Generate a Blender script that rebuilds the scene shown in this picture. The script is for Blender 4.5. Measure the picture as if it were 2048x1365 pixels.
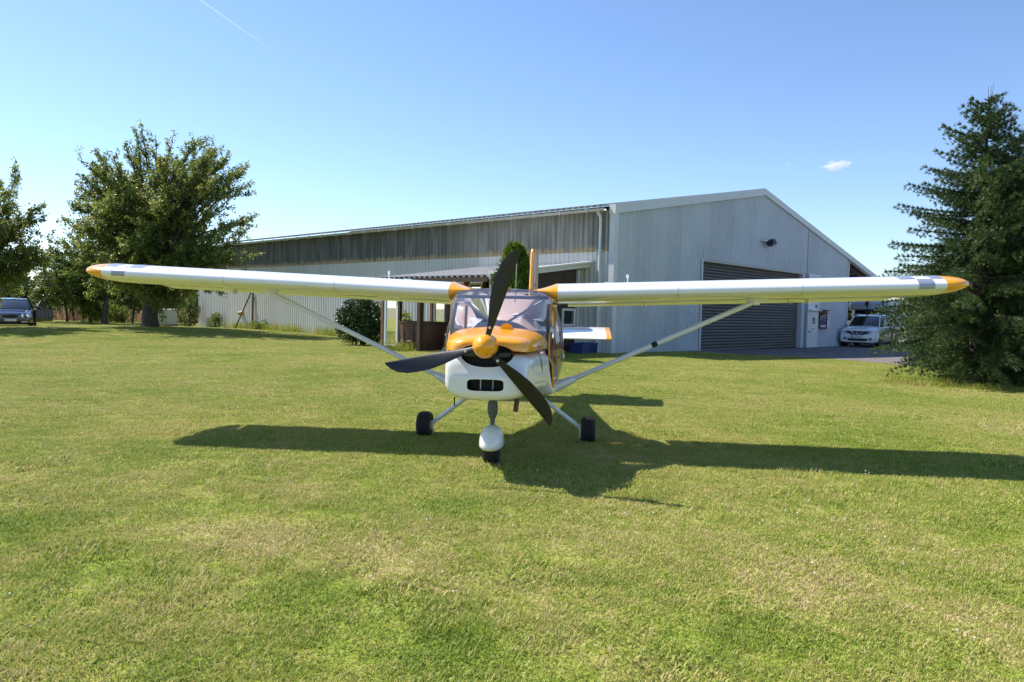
import bpy, math, random
import numpy as np
from mathutils import Vector, Matrix
R = math.radians
for o in list(bpy.data.objects): bpy.data.objects.remove(o)
SC = bpy.context.scene
COL = SC.collection

# ------------------------------------------------------------------ camera, sky, sun, exposure
CAM_H, FPX, PITCH, ROLL = 1.4475, 1464.6, -0.0414, 0.0241
cd = bpy.data.cameras.new('camera'); cam = bpy.data.objects.new('camera', cd); COL.objects.link(cam)
cd.sensor_width = 36; cd.lens = FPX / 2048 * 36; cd.clip_start = .05; cd.clip_end = 60000
cam.matrix_world = Matrix.Translation((0, 0, CAM_H)) @ Matrix.Rotation(math.pi / 2 + PITCH, 4, 'X') @ Matrix.Rotation(ROLL, 4, 'Z')
SC.camera = cam
SUN_EL, SUN_AZ = 0.8768, -0.4921            # shadows run toward angle SUN_AZ in the ground plane
W = bpy.data.worlds.new('World'); SC.world = W; W.use_nodes = True
wn = W.node_tree.nodes; wl = W.node_tree.links
sky = wn.new('ShaderNodeTexSky'); sky.sky_type = 'NISHITA'; sky.sun_disc = False
sky.sun_elevation = SUN_EL; sky.sun_rotation = math.atan2(-math.cos(SUN_AZ), -math.sin(SUN_AZ))
sky.air_density = 1.0; sky.dust_density = .15; sky.ozone_density = 1.1; sky.altitude = 50
wn['Background'].inputs[1].default_value = 0.108
tint = wn.new('ShaderNodeMix'); tint.data_type = 'RGBA'; tint.blend_type = 'MULTIPLY'; tint.inputs[0].default_value = 1; tint.inputs[7].default_value = (.90, 1.0, 1.17, 1)
wl.new(sky.outputs[0], tint.inputs[6]); wl.new(tint.outputs[2], wn['Background'].inputs[0])
sd = bpy.data.lights.new('sun', 'SUN'); sun = bpy.data.objects.new('sun', sd); COL.objects.link(sun)
sd.energy = 5.0; sd.angle = R(.53); sd.color = (1, .95, .86)
tosun = Vector((-math.cos(SUN_AZ) * math.cos(SUN_EL), -math.sin(SUN_AZ) * math.cos(SUN_EL), math.sin(SUN_EL)))
sun.rotation_euler = (-tosun).to_track_quat('-Z', 'Y').to_euler()
SC.view_settings.view_transform = 'Standard'; SC.view_settings.look = 'None'
SC.view_settings.exposure = 0.66; SC.view_settings.gamma = 1
cy = SC.cycles
cy.use_denoising = True; cy.max_bounces = 8; cy.diffuse_bounces = 3; cy.glossy_bounces = 4
cy.transmission_bounces = 8; cy.transparent_max_bounces = 16; cy.volume_bounces = 1; cy.sample_clamp_indirect = 6

# ------------------------------------------------------------------ materials
def newmat(name):
    m = bpy.data.materials.new(name); m.use_nodes = True
    return m, m.node_tree.nodes, m.node_tree.links, m.node_tree.nodes['Principled BSDF']
def mat(name, c, rough=.5, metal=0, coat=0, c2=None, scale=6, bump=0, bscale=40, detail=4, spec=.5, stretch=None, emis=None):
    m, n, l, b = newmat(name)
    b.inputs['Base Color'].default_value = (*c, 1); b.inputs['Roughness'].default_value = rough
    b.inputs['Metallic'].default_value = metal; b.inputs['Coat Weight'].default_value = coat
    b.inputs['Coat Roughness'].default_value = .04; b.inputs['Specular IOR Level'].default_value = spec
    if c2 is not None or bump:
        g = n.new('ShaderNodeNewGeometry'); mp = n.new('ShaderNodeMapping')
        l.new(g.outputs['Position'], mp.inputs[0])
        if stretch: mp.inputs['Scale'].default_value = stretch
    if c2 is not None:
        t = n.new('ShaderNodeTexNoise'); t.inputs['Scale'].default_value = scale; t.inputs['Detail'].default_value = detail
        l.new(mp.outputs[0], t.inputs[0])
        r = n.new('ShaderNodeValToRGB'); r.color_ramp.elements[0].position = .35; r.color_ramp.elements[1].position = .68
        r.color_ramp.elements[0].color = (*c, 1); r.color_ramp.elements[1].color = (*c2, 1)
        l.new(t.outputs[0], r.inputs[0]); l.new(r.outputs[0], b.inputs['Base Color'])
        rr = n.new('ShaderNodeMapRange'); rr.inputs[3].default_value = rough * .85; rr.inputs[4].default_value = min(1, rough * 1.2)
        l.new(t.outputs[0], rr.inputs[0]); l.new(rr.outputs[0], b.inputs['Roughness'])
    if bump:
        t2 = n.new('ShaderNodeTexNoise'); t2.inputs['Scale'].default_value = bscale; t2.inputs['Detail'].default_value = 3
        l.new(mp.outputs[0], t2.inputs[0])
        bp = n.new('ShaderNodeBump'); bp.inputs['Strength'].default_value = bump; bp.inputs['Distance'].default_value = .02
        l.new(t2.outputs[0], bp.inputs['Height']); l.new(bp.outputs[0], b.inputs['Normal'])
    return m
def glassmat(name, tint=(.9, .93, .95), rough=.02, ior=1.5, haze=0):
    m, n, l, b = newmat(name); n.remove(b)
    tr = n.new('ShaderNodeBsdfTransparent'); tr.inputs[0].default_value = (*tint, 1)
    gl = n.new('ShaderNodeBsdfGlossy'); gl.inputs['Roughness'].default_value = rough
    fr = n.new('ShaderNodeFresnel'); fr.inputs[0].default_value = ior
    mx = n.new('ShaderNodeMixShader'); l.new(fr.outputs[0], mx.inputs[0]); l.new(tr.outputs[0], mx.inputs[1]); l.new(gl.outputs[0], mx.inputs[2])
    last = mx
    if haze:
        d1 = n.new('ShaderNodeBsdfDiffuse'); d1.inputs[0].default_value = (.62, .66, .85, 1); d2 = n.new('ShaderNodeBsdfTranslucent'); d2.inputs[0].default_value = (.62, .66, .85, 1)
        df = n.new('ShaderNodeMixShader'); l.new(d1.outputs[0], df.inputs[1]); l.new(d2.outputs[0], df.inputs[2])
        m2 = n.new('ShaderNodeMixShader'); m2.inputs[0].default_value = haze
        l.new(mx.outputs[0], m2.inputs[1]); l.new(df.outputs[0], m2.inputs[2]); last = m2
    l.new(last.outputs[0], n['Material Output'].inputs[0])
    return m
def leafmat(name, c, c2, trans=.35, gloss=.25, scale=.5, c3=None):
    """leaf faces: diffuse + light shining through + a waxy gloss; colour varies leaf to leaf and clump to clump"""
    m, n, l, b = newmat(name)
    at = n.new('ShaderNodeAttribute'); at.attribute_name = 'rnd'
    g = n.new('ShaderNodeNewGeometry'); t = n.new('ShaderNodeTexNoise'); t.inputs['Scale'].default_value = scale; t.inputs['Detail'].default_value = 2
    l.new(g.outputs['Position'], t.inputs[0])
    ad = n.new('ShaderNodeMath'); ad.operation = 'MULTIPLY_ADD'; ad.inputs[1].default_value = .6
    su = n.new('ShaderNodeMath'); su.operation = 'MULTIPLY_ADD'; su.inputs[1].default_value = 1.4; su.inputs[2].default_value = -.5
    l.new(t.outputs[0], su.inputs[0]); l.new(at.outputs['Fac'], ad.inputs[0]); l.new(su.outputs[0], ad.inputs[2])
    r = n.new('ShaderNodeValToRGB'); e = r.color_ramp.elements
    e[0].position = .15; e[0].color = (*c, 1); e[1].position = .75; e[1].color = (*c2, 1)
    if c3: x = e.new(.95); x.color = (*c3, 1)
    l.new(ad.outputs[0], r.inputs[0]); l.new(r.outputs[0], b.inputs['Base Color'])
    b.inputs['Roughness'].default_value = .42; b.inputs['Specular IOR Level'].default_value = gloss
    tl = n.new('ShaderNodeBsdfTranslucent'); mx = n.new('ShaderNodeMixShader'); mx.inputs[0].default_value = trans
    hs = n.new('ShaderNodeHueSaturation'); hs.inputs['Value'].default_value = 1.5; hs.inputs['Hue'].default_value = .48
    l.new(r.outputs[0], hs.inputs['Color']); l.new(hs.outputs[0], tl.inputs[0])
    l.new(b.outputs[0], mx.inputs[1]); l.new(tl.outputs[0], mx.inputs[2]); l.new(mx.outputs[0], n['Material Output'].inputs[0])
    return m

# ------------------------------------------------------------------ mesh helpers
class MB:
    def __init__(s): s.v = []; s.f = []; s.m = []
    def add(s, vs, fs, mi=0):
        k = len(s.v); s.v += [tuple(p) for p in vs]; s.f += [tuple(i + k for i in f) for f in fs]; s.m += [mi] * len(fs); return s
    def box(s, c, d, mi=0, rot=None, taper=1):
        x, y, z = d[0] / 2, d[1] / 2, d[2] / 2; vs = []
        for sz in (-1, 1):
            t = taper if sz > 0 else 1
            for sx, sy in ((-1, -1), (1, -1), (1, 1), (-1, 1)): vs.append(Vector((sx * x * t, sy * y * t, sz * z)))
        if rot is not None: vs = [rot @ v for v in vs]
        vs = [v + Vector(c) for v in vs]
        return s.add(vs, [(3, 2, 1, 0), (4, 5, 6, 7), (0, 1, 5, 4), (1, 2, 6, 5), (2, 3, 7, 6), (3, 0, 4, 7)], mi)
    def loft(s, rings, mi=0, cap0=True, cap1=True, closed=True):
        k = len(s.v); n = len(rings[0])
        for r in rings: s.v += [tuple(p) for p in r]
        for i in range(len(rings) - 1):
            for j in range(n if closed else n - 1):
                a = k + i * n + j; b = k + i * n + (j + 1) % n
                s.f.append((a, b, b + n, a + n)); s.m.append(mi)
        if cap0: s.f.append(tuple(range(k + n - 1, k - 1, -1))); s.m.append(mi)
        if cap1: q = k + (len(rings) - 1) * n; s.f.append(tuple(range(q, q + n))); s.m.append(mi)
        return s
    def tube(s, pts, rad, n=8, mi=0, flat=1.0, up=None):
        pts = [Vector(p) for p in pts]; rad = rad if isinstance(rad, (list, tuple)) else [rad] * len(pts); rings = []
        for i, p in enumerate(pts):
            d = (pts[min(i + 1, len(pts) - 1)] - pts[max(i - 1, 0)]).normalized()
            u = Vector(up) if up else (Vector((0, 0, 1)) if abs(d.z) < .95 else Vector((1, 0, 0)))
            a = d.cross(u).normalized(); b = a.cross(d)
            rings.append([p + a * math.cos(t) * rad[i] * flat + b * math.sin(t) * rad[i] for t in [2 * math.pi * q / n for q in range(n)]])
        return s.loft(rings, mi)
    def lathe(s, prof, n=24, axis='x', c=(0, 0, 0), mi=0, cap=False):
        rings = []
        for (h, r) in prof:
            ring = []
            for q in range(n):
                t = 2 * math.pi * q / n; a, b = r * math.cos(t), r * math.sin(t)
                p = {'x': (h, a, b), 'y': (a, h, b), 'z': (a, b, h)}[axis]
                ring.append((p[0] + c[0], p[1] + c[1], p[2] + c[2]))
            rings.append(ring)
        return s.loft(rings, mi, cap, cap)
    def grid(s, P, mi=0):                       # P[i][j] points
        k = len(s.v); n = len(P[0])
        for r in P: s.v += [tuple(p) for p in r]
        for i in range(len(P) - 1):
            for j in range(n - 1):
                a = k + i * n + j; s.f.append((a, a + 1, a + n + 1, a + n)); s.m.append(mi)
        return s
    def mesh(s, name, mats, smooth=False, angle=35):
        me = bpy.data.meshes.new(name); me.from_pydata(s.v, [], s.f)
        for m in (mats if isinstance(mats, (list, tuple)) else [mats]): me.materials.append(m)
        me.polygons.foreach_set('material_index', s.m)
        if smooth:
            me.shade_smooth()
            import bmesh
            bm = bmesh.new(); bm.from_mesh(me); bmesh.ops.recalc_face_normals(bm, faces=bm.faces)
            for e in bm.edges: e.smooth = (len(e.link_faces) != 2) or e.calc_face_angle(0) < R(angle)
            bm.to_mesh(me); bm.free()
        else:
            import bmesh
            bm = bmesh.new(); bm.from_mesh(me); bmesh.ops.recalc_face_normals(bm, faces=bm.faces); bm.to_mesh(me); bm.free()
        me.update(); return me
    def build(s, name, mats, parent=None, smooth=False, angle=35, loc=None):
        return link(name, s.mesh(name, mats, smooth, angle), parent, loc)
def link(name, me, parent=None, loc=None):
    o = bpy.data.objects.new(name, me); COL.objects.link(o)
    if parent: o.parent = parent
    if loc: o.location = loc
    return o
def tag(o, label=None, cat=None, group=None, kind=None):
    if label: o['label'] = label
    if cat: o['category'] = cat
    if group: o['group'] = group
    if kind: o['kind'] = kind
    return o
def empty(name, loc, rz=0, **k):
    o = bpy.data.objects.new(name, None); COL.objects.link(o); o.location = loc; o.rotation_euler = (0, 0, rz); o.empty_display_size = .2
    return tag(o, **k)
def bevel(o, w=.01, seg=2):
    m = o.modifiers.new('bevel', 'BEVEL'); m.width = w; m.segments = seg; m.limit_method = 'ANGLE'; m.angle_limit = R(40); return o
def np_mesh(name, V, F, mats, rnd=None, smooth=False, mi=None):
    """V (n,3), F (m,k) arrays to a mesh, quick"""
    me = bpy.data.meshes.new(name); V = np.asarray(V, np.float32); F = np.asarray(F, np.int32); k = F.shape[1]
    me.vertices.add(len(V)); me.vertices.foreach_set('co', V.ravel())
    me.loops.add(F.size); me.loops.foreach_set('vertex_index', F.ravel())
    me.polygons.add(len(F)); me.polygons.foreach_set('loop_start', np.arange(0, F.size, k, dtype=np.int32))
    for m in (mats if isinstance(mats, (list, tuple)) else [mats]): me.materials.append(m)
    if mi is not None: me.polygons.foreach_set('material_index', np.asarray(mi, np.int32))
    if rnd is not None:
        a = me.attributes.new('rnd', 'FLOAT', 'POINT'); a.data.foreach_set('value', np.asarray(rnd, np.float32))
    me.update(calc_edges=True); me.validate()
    if smooth: me.shade_smooth()
    return me
def unit(v): return v / np.maximum(np.linalg.norm(v, axis=-1, keepdims=True), 1e-9)

# ------------------------------------------------------------------ terrain
def gz(x, y):                                # the lawn swells a little in front of the hangar corner
    return .16 * np.exp(-(((x - 2.0) ** 2 + (y - 23) ** 2) / 105.)) + .33 * np.exp(-(((x + 16.8) ** 2 + (y - 32.5) ** 2) / 48.))
CX, CY, HA = 3.1647, 23.4193, .8189          # hangar corner and the heading of its gable front
AX = np.array([math.cos(HA), math.sin(HA)]); BX = np.array([-math.sin(HA), math.cos(HA)])
def hp(a, b, z=0.0): p = np.array([CX, CY]) + a * AX + b * BX; return Vector((p[0], p[1], z))
# asphalt apron outline in hangar coordinates (a along the gable front, b in front of it is negative)
def lawn_nodes(n, l, want_blade=False):
    """shared colour field of the lawn: green and sun-bleached areas"""
    g = n.new('ShaderNodeNewGeometry'); pos = g.outputs['Position']
    def noise(s, d=3, off=0):
        mp = n.new('ShaderNodeMapping'); mp.inputs['Location'].default_value = (off, off * .7, 0); mp.inputs['Scale'].default_value = (1, 1, 0)
        l.new(pos, mp.inputs[0]); t = n.new('ShaderNodeTexNoise'); t.inputs['Scale'].default_value = s; t.inputs['Detail'].default_value = d
        l.new(mp.outputs[0], t.inputs[0]); return t.outputs[0]
    def math_(op, a, b=None, c=None):
        q = n.new('ShaderNodeMath'); q.operation = op
        for i, x in enumerate((a, b, c)):
            if x is None: continue
            if isinstance(x, (int, float)): q.inputs[i].default_value = x
            else: l.new(x, q.inputs[i])
        return q.outputs[0]
    big = noise(.33, 4, 3.1); mid = noise(1.3, 4, 11.7); fine = noise(9, 3, 5.2)
    v = math_('ADD', math_('MULTIPLY_ADD', big, .62, math_('MULTIPLY_ADD', mid, .50, math_('MULTIPLY', fine, .66))), .27)
    # bleached spots that the lawn has near the aircraft
    acc = None
    for (x, y, r, k) in SPOTS:
        d = n.new('ShaderNodeVectorMath'); d.operation = 'DISTANCE'; d.inputs[1].default_value = (x, y, 0); l.new(pos, d.inputs[0])
        q = n.new('ShaderNodeMapRange'); q.interpolation_type = 'SMOOTHSTEP'
        q.inputs[1].default_value = r; q.inputs[2].default_value = r * .15; q.inputs[3].default_value = 0; q.inputs[4].default_value = k * .62
        l.new(d.outputs['Value'], q.inputs[0]); acc = q.outputs[0] if acc is None else math_('ADD', acc, q.outputs[0])
    v = math_('ADD', v, acc)
    return v, math_
SPOTS = [(-1.75, 4.55, .75, .30), (-1.1, 4.35, .6, .26), (-1.7, 5.6, .55, .22), (-4.1, 5.9, .8, .25), (-3.0, 5.9, .5, .2), (-1.55, 3.35, .6, .2), (-.6, 4.1, .5, .2),
         (1.6, 4.05, .8, .22), (.35, 3.1, .5, .2), (1.1, 5.3, .5, .12), (2.6, 4.6, .7, .16), (-2.4, 2.9, .5, .2), (.6, 2.8, .5, .2), (2.3, 3.4, .6, .18), (-4.0, 8.2, 1.1, .14), (6.5, 9.5, 1.3, .14), (-7, 11, 2, .12),
         (-.45, 5.3, .4, -.25), (-3.2, 7.0, .9, -.22), (-3.2, 4.5, .7, -.3), (-1.0, 3.6, .45, -.3), (-.2, 3.1, .35, -.3), (1.2, 3.3, .4, -.2), (7, 12.5, 2, -.2), (-2.2, 6.6, .8, -.15)]
def grass_colour(n, l, bsdf, blade):
    v, math_ = lawn_nodes(n, l)
    if blade:
        at = n.new('ShaderNodeAttribute'); at.attribute_name = 'rnd'
        v = math_('MULTIPLY_ADD', at.outputs['Fac'], .62, math_('ADD', v, -.31))
    r = n.new('ShaderNodeValToRGB'); e = r.color_ramp.elements
    e[0].position = .22; e[1].position = .95
    cols = [(.22, (.165, .245, .030)), (.36, (.235, .32, .038)), (.48, (.32, .39, .052)), (.60, (.43, .43, .10)), (.75, (.54, .45, .18)), (.95, (.62, .50, .28))]
    e[0].color = (*cols[0][1], 1); e[1].color = (*cols[-1][1], 1)
    for p, c in cols[1:-1]: x = e.new(p); x.color = (*c, 1)
    q = n.new('ShaderNodeMapRange'); q.inputs[1].default_value = .46; q.inputs[2].default_value = 1.72
    l.new(v, q.inputs[0]); l.new(q.outputs[0], r.inputs[0])
    return r.outputs[0]
def make_ground():
    m, n, l, b = newmat('lawn'); c = grass_colour(n, l, b, False)
    g = n.new('ShaderNodeNewGeometry'); t = n.new('ShaderNodeTexNoise'); t.inputs['Scale'].default_value = 38; t.inputs['Detail'].default_value = 5
    l.new(g.outputs['Position'], t.inputs[0])
    mr = n.new('ShaderNodeMapRange'); mr.inputs[1].default_value = .3; mr.inputs[2].default_value = .7; mr.inputs[3].default_value = .42; mr.inputs[4].default_value = .82  # darkens the sheet, standing in for shade among the blades
    l.new(t.outputs[0], mr.inputs[0])
    mx = n.new('ShaderNodeMix'); mx.data_type = 'RGBA'; mx.blend_type = 'MULTIPLY'; mx.inputs[0].default_value = 1
    l.new(c, mx.inputs[6]); l.new(mr.outputs[0], mx.inputs[7]); l.new(mx.outputs[2], b.inputs['Base Color'])
    b.inputs['Roughness'].default_value = .9; b.inputs['Specular IOR Level'].default_value = .1
    bp = n.new('ShaderNodeBump'); bp.inputs['Strength'].default_value = .7; bp.inputs['Distance'].default_value = .05
    l.new(t.outputs[0], bp.inputs['Height']); l.new(bp.outputs[0], b.inputs['Normal'])
    far = mat('far_field', (.20, .15, .07), .95, c2=(.13, .17, .05), scale=.03)
    # one sheet: fine grid near, coarse strips to the horizon
    xs = np.concatenate([[-9000, -2500, -700, -200], np.arange(-80, 81, 2.), [200, 700, 2500, 9000]])
    ys = np.concatenate([[-9000, -2500, -400, -60], np.arange(-20, 91, 2.), [200, 700, 2500, 9000]])
    X, Y = np.meshgrid(xs, ys); V = np.stack([X, Y, gz(X, Y)], -1).reshape(-1, 3); nx = len(xs)
    I = np.arange(len(V)).reshape(X.shape); F = np.stack([I[:-1, :-1], I[:-1, 1:], I[1:, 1:], I[1:, :-1]], -1).reshape(-1, 4)
    cen = V[F].mean(1); mi = ((cen[:, 1] > 90) | (np.abs(cen[:, 0]) > 80)).astype(int)
    o = link('ground', np_mesh('ground', V, F, [m, far], smooth=True, mi=mi)); tag(o, kind='structure')
make_ground()
EX = [5.85, 6.73, 8.5, 10.5, 11.3, 12.0, 14, 18, 40, 60]; EY = [26.33, 26.1, 25.6, 24.85, 23.7, 22.4, 20.9, 19.2, 12, 8]
def apron_far(x): return np.where(x < 17.75, CY + (x - CX) * math.tan(HA) + .02, 70.0)
def in_apron(x, y):
    a = (x - CX) * AX[0] + (y - CY) * AX[1]; b = (x - CX) * BX[0] + (y - CY) * BX[1]
    return ((x > 5.9) & (y > np.interp(x, EX, EY) + .12) & (b < .1)) | ((a > -.2) & (a < 21.5) & (b > -.1) & (b < 30.4)) | ((a > 21.4) & (x > 17.6) & (b > -.1) & (y < 60))
def make_apron():
    m = mat('asphalt', (.15, .135, .13), .9, c2=(.21, .185, .175), scale=1.2, bump=.5, bscale=120, spec=.25)
    V = []; F = []; xs = np.concatenate([np.arange(5.85, 17.7, .3), [17.745, 17.755], np.arange(18, 26, 1.), [30, 40, 60]]); nt = 9; rg = np.random.default_rng(3)
    for x in xs:
        e = float(np.interp(x, EX, EY)) + rg.normal(0, .03); f = float(apron_far(x))
        for t in np.linspace(0, 1, nt): y = e + (f - e) * t; V.append((x, y, float(gz(x, y)) + .012))
    for i in range(len(xs) - 1):
        for j in range(nt - 1): k = i * nt + j; F.append((k, k + nt, k + nt + 1, k + 1))
    tag(link('asphalt_apron', np_mesh('asphalt_apron', V, F, m)), kind='structure')
make_apron()

# ------------------------------------------------------------------ hangar
HE, HRZ, WD, LN, SL = 4.796, 6.746, 21.33, 30.14, .1829
def roofz(a): return HE + SL * a if a < WD / 2 else HRZ - .1885 * (a - WD / 2)
M_clad = mat('pale_grey_cladding', (.50, .53, .57), .5, c2=(.56, .59, .63), scale=.6, spec=.4, bump=.08, bscale=5)
M_trim = mat('grey_trim', (.58, .60, .61), .45, c2=(.63, .645, .65), scale=2)
M_white = mat('white_paint', (.74, .74, .72), .4, c2=(.66, .66, .63), scale=3)
M_dark = mat('dark_interior', (.018, .017, .016), .9)
M_slat = mat('roller_slat', (.085, .077, .07), .55, c2=(.115, .105, .095), scale=1.1, stretch=(1, 1, 4))
M_roof = mat('fibre_roof', (.36, .35, .33), .85, c2=(.46, .45, .42), scale=2.2, bump=.2, bscale=30)
M_timber = mat('dark_timber', (.045, .026, .016), .7, c2=(.075, .042, .024), scale=5, stretch=(4, 4, .5), bump=.2, bscale=25)
M_timber2 = mat('brown_timber', (.16, .075, .035), .7, c2=(.22, .11, .055), scale=6, stretch=(4, 4, .5))
M_black = mat('black_plastic', (.015, .015, .016), .45)
def banded_clad():
    """side wall: pale sheets, the upper part much darker, with a tan lichen fringe below it"""
    m, n, l, b = newmat('banded_side_cladding')
    g = n.new('ShaderNodeNewGeometry'); sp = n.new('ShaderNodeSeparateXYZ'); l.new(g.outputs['Position'], sp.inputs[0])
    def noise(scale, st, d=3):
        mp = n.new('ShaderNodeMapping'); mp.inputs['Scale'].default_value = st; l.new(g.outputs['Position'], mp.inputs[0])
        t = n.new('ShaderNodeTexNoise'); t.inputs['Scale'].default_value = scale; t.inputs['Detail'].default_value = d; l.new(mp.outputs[0], t.inputs[0]); return t.outputs[0]
    def mth(op, a, b_=None, c=None):
        q = n.new('ShaderNodeMath'); q.operation = op
        for i, x in enumerate((a, b_, c)):
            if x is None: continue
            if isinstance(x, (int, float)): q.inputs[i].default_value = x
            else: l.new(x, q.inputs[i])
        return q.outputs[0]
    def mr(x, a, b_, c=0, d=1):
        q = n.new('ShaderNodeMapRange'); q.interpolation_type = 'SMOOTHSTEP'
        for i, y in enumerate((a, b_, c, d)): q.inputs[i + 1].default_value = y
        l.new(x, q.inputs[0]); return q.outputs[0]
    def mixc(f, a, b_):
        q = n.new('ShaderNodeMix'); q.data_type = 'RGBA'; l.new(f, q.inputs[0])
        for i, x in ((6, a), (7, b_)):
            if isinstance(x, tuple): q.inputs[i].default_value = (*x, 1)
            else: l.new(x, q.inputs[i])
        return q.outputs[2]
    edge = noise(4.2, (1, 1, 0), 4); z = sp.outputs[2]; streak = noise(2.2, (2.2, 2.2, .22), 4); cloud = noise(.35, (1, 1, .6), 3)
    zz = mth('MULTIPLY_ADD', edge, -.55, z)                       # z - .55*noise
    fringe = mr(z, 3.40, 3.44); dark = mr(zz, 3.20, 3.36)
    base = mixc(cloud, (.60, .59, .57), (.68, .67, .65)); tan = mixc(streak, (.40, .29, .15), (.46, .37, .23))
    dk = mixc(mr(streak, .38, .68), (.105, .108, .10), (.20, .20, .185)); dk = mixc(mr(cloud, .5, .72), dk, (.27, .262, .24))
    near = mr(sp.outputs[0], -7, 2, 0, .75)                       # dark part paler toward the front corner
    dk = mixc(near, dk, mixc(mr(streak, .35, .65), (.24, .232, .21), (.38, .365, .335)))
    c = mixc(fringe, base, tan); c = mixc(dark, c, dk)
    l.new(c, b.inputs['Base Color']); b.inputs['Roughness'].default_value = .6; b.inputs['Specular IOR Level'].default_value = .3
    return m
M_side = banded_clad()
def vary(m, amt):
    n = m.node_tree.nodes; l = m.node_tree.links; b = n['Principled BSDF']; src = b.inputs['Base Color'].links[0].from_socket
    oi = n.new('ShaderNodeObjectInfo'); mr = n.new('ShaderNodeMapRange'); mr.inputs[3].default_value = 1 - amt; mr.inputs[4].default_value = 1 + amt; l.new(oi.outputs['Random'], mr.inputs[0])
    g = n.new('ShaderNodeNewGeometry'); mp = n.new('ShaderNodeMapping'); mp.inputs['Scale'].default_value = (5, 5, .5); l.new(g.outputs['Position'], mp.inputs[0]); t = n.new('ShaderNodeTexNoise'); t.inputs['Scale'].default_value = 1.4; t.inputs['Detail'].default_value = 5; l.new(mp.outputs[0], t.inputs[0])
    m2 = n.new('ShaderNodeMapRange'); m2.inputs[1].default_value = .55; m2.inputs[2].default_value = .8; m2.inputs[3].default_value = 1; m2.inputs[4].default_value = .86; l.new(t.outputs[0], m2.inputs[0])
    q = n.new('ShaderNodeMath'); q.operation = 'MULTIPLY'; l.new(mr.outputs[0], q.inputs[0]); l.new(m2.outputs[0], q.inputs[1])
    x = n.new('ShaderNodeMix'); x.data_type = 'RGBA'; x.blend_type = 'MULTIPLY'; x.inputs[0].default_value = 1; l.new(src, x.inputs[6]); l.new(q.outputs[0], x.inputs[7]); l.new(x.outputs[2], b.inputs['Base Color'])
vary(M_clad, .05); vary(M_side, .04); vary(M_slat, .13)
def copy_of(o, parent, **k):
    c = o.copy(); COL.objects.link(c); c.parent = parent
    for a, b in k.items(): setattr(c, a, b)
    return c
hangar = empty('hangar', (CX, CY, 0), HA, label='large pale grey corrugated hangar with low gable roof behind the aircraft', cat='building')
def ribs(w, pitch, d):
    pts = []; k = int(round(w / pitch))
    for i in range(k):
        a = i * pitch; pts += [(a, 0), (a + pitch * .42, 0), (a + pitch * .54, d), (a + pitch * .88, d)]
    return pts + [(w, 0)]
# gable front, sheet by sheet (cut to the roof line and to the door)
D0, D1, DT = 5.69, 15.70, 3.53
fw = MB()
poly = [(0.03, -.1), (D0, -.1), (D0, DT), (D1, DT), (D1, -.1), (WD - .03, -.1), (WD - .03, roofz(WD) - .1), (WD / 2, HRZ - .1), (.03, HE - .1)]
fw.add([(x, .02, z) for x, z in poly] + [(x, .16, z) for x, z in poly], [tuple(range(9)), tuple(range(17, 8, -1))] + [(i, (i + 1) % 9, (i + 1) % 9 + 9, i + 9) for i in range(9)])
front = fw.build('gable_wall', M_clad, hangar)
for i in range(21):
    a0 = .1 + i * 1.006; pr = ribs(1.006, 1.006 / 7, .028)
    if a0 > D0 - .5 and a0 + 1.006 < D1 + .5: zb = DT + .02
    else: zb = -.08
    cuts = [(a0, a0 + 1.006, zb)]
    if a0 < D0 < a0 + 1.006: cuts = [(a0, D0, -.08), (D0, a0 + 1.006, DT + .02)]
    if a0 < D1 < a0 + 1.006: cuts = [(a0, D1, DT + .02), (D1, a0 + 1.006, -.08)]
    for (c0, c1, zb) in cuts:
        P = [(a0 + x, -d) for x, d in pr if c0 - 1e-6 <= a0 + x <= c1 + 1e-6]
        if len(P) < 2: continue
        mb = MB(); mb.grid([[(x, y, zb) for x, y in P], [(x, y, roofz(min(x, WD - .01)) - .07) for x, y in P]])
        mb.build('cladding_sheet', M_clad, front)
# side wall
sw = MB().box((.1, LN / 2 + .1, 2.3), (.14, LN - .25, 4.8)).build('side_wall', M_side, hangar)
pr = ribs(1.0, .2, .04); mb = MB(); mb.grid([[(-d, y, -.12) for y, d in pr], [(-d, y, 4.74) for y, d in pr]]); me = mb.mesh('cladding_sheet', M_side)
for i in range(30): link('cladding_sheet', me, sw, (.0, .12 + i * 1.0, 0))
MB().box((WD / 2, LN - .1, 2.2), (WD - .3, .14, 4.6)).build('rear_wall', M_clad, hangar)
MB().box((WD - .1, LN / 2, 2.2), (.14, LN - .4, 4.6)).build('far_side_wall', M_clad, hangar)
MB().box((.02, .02, 2.3), (.20, .20, 4.8)).build('corner_trim', M_trim, hangar)
MB().box((WD - .02, -.01, 2.2), (.10, .12, 4.6)).build('corner_trim', M_trim, hangar)
# roof: near slope of corrugated sheets, far slope carried on over an open car port
roof = MB()
e0, ez = -.34, HE - .34 * SL + .085
roof.add([(e0 + .30, .12, ez - .03), (WD / 2, .12, HRZ - .05), (WD / 2, LN, HRZ - .05), (e0 + .30, LN, ez - .03)], [(0, 1, 2, 3)])
RE = 26.0; rz = 3.86
roof.add([(WD / 2, .05, HRZ), (RE, .05, rz), (RE, 20, rz), (WD, 20, roofz(WD)), (WD, LN, roofz(WD)), (WD / 2, LN, HRZ)] + [(WD / 2, .05, HRZ - .06), (RE, .05, rz - .06), (RE, 20, rz - .06), (WD, 20, roofz(WD) - .06), (WD, LN, roofz(WD) - .06), (WD / 2, LN, HRZ - .06)],
         [(0, 1, 2, 3, 4, 5), (11, 10, 9, 8, 7, 6)] + [(i, (i + 1) % 6, (i + 1) % 6 + 6, i + 6) for i in range(6)])
roof = roof.build('roof', M_roof, hangar)
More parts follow.
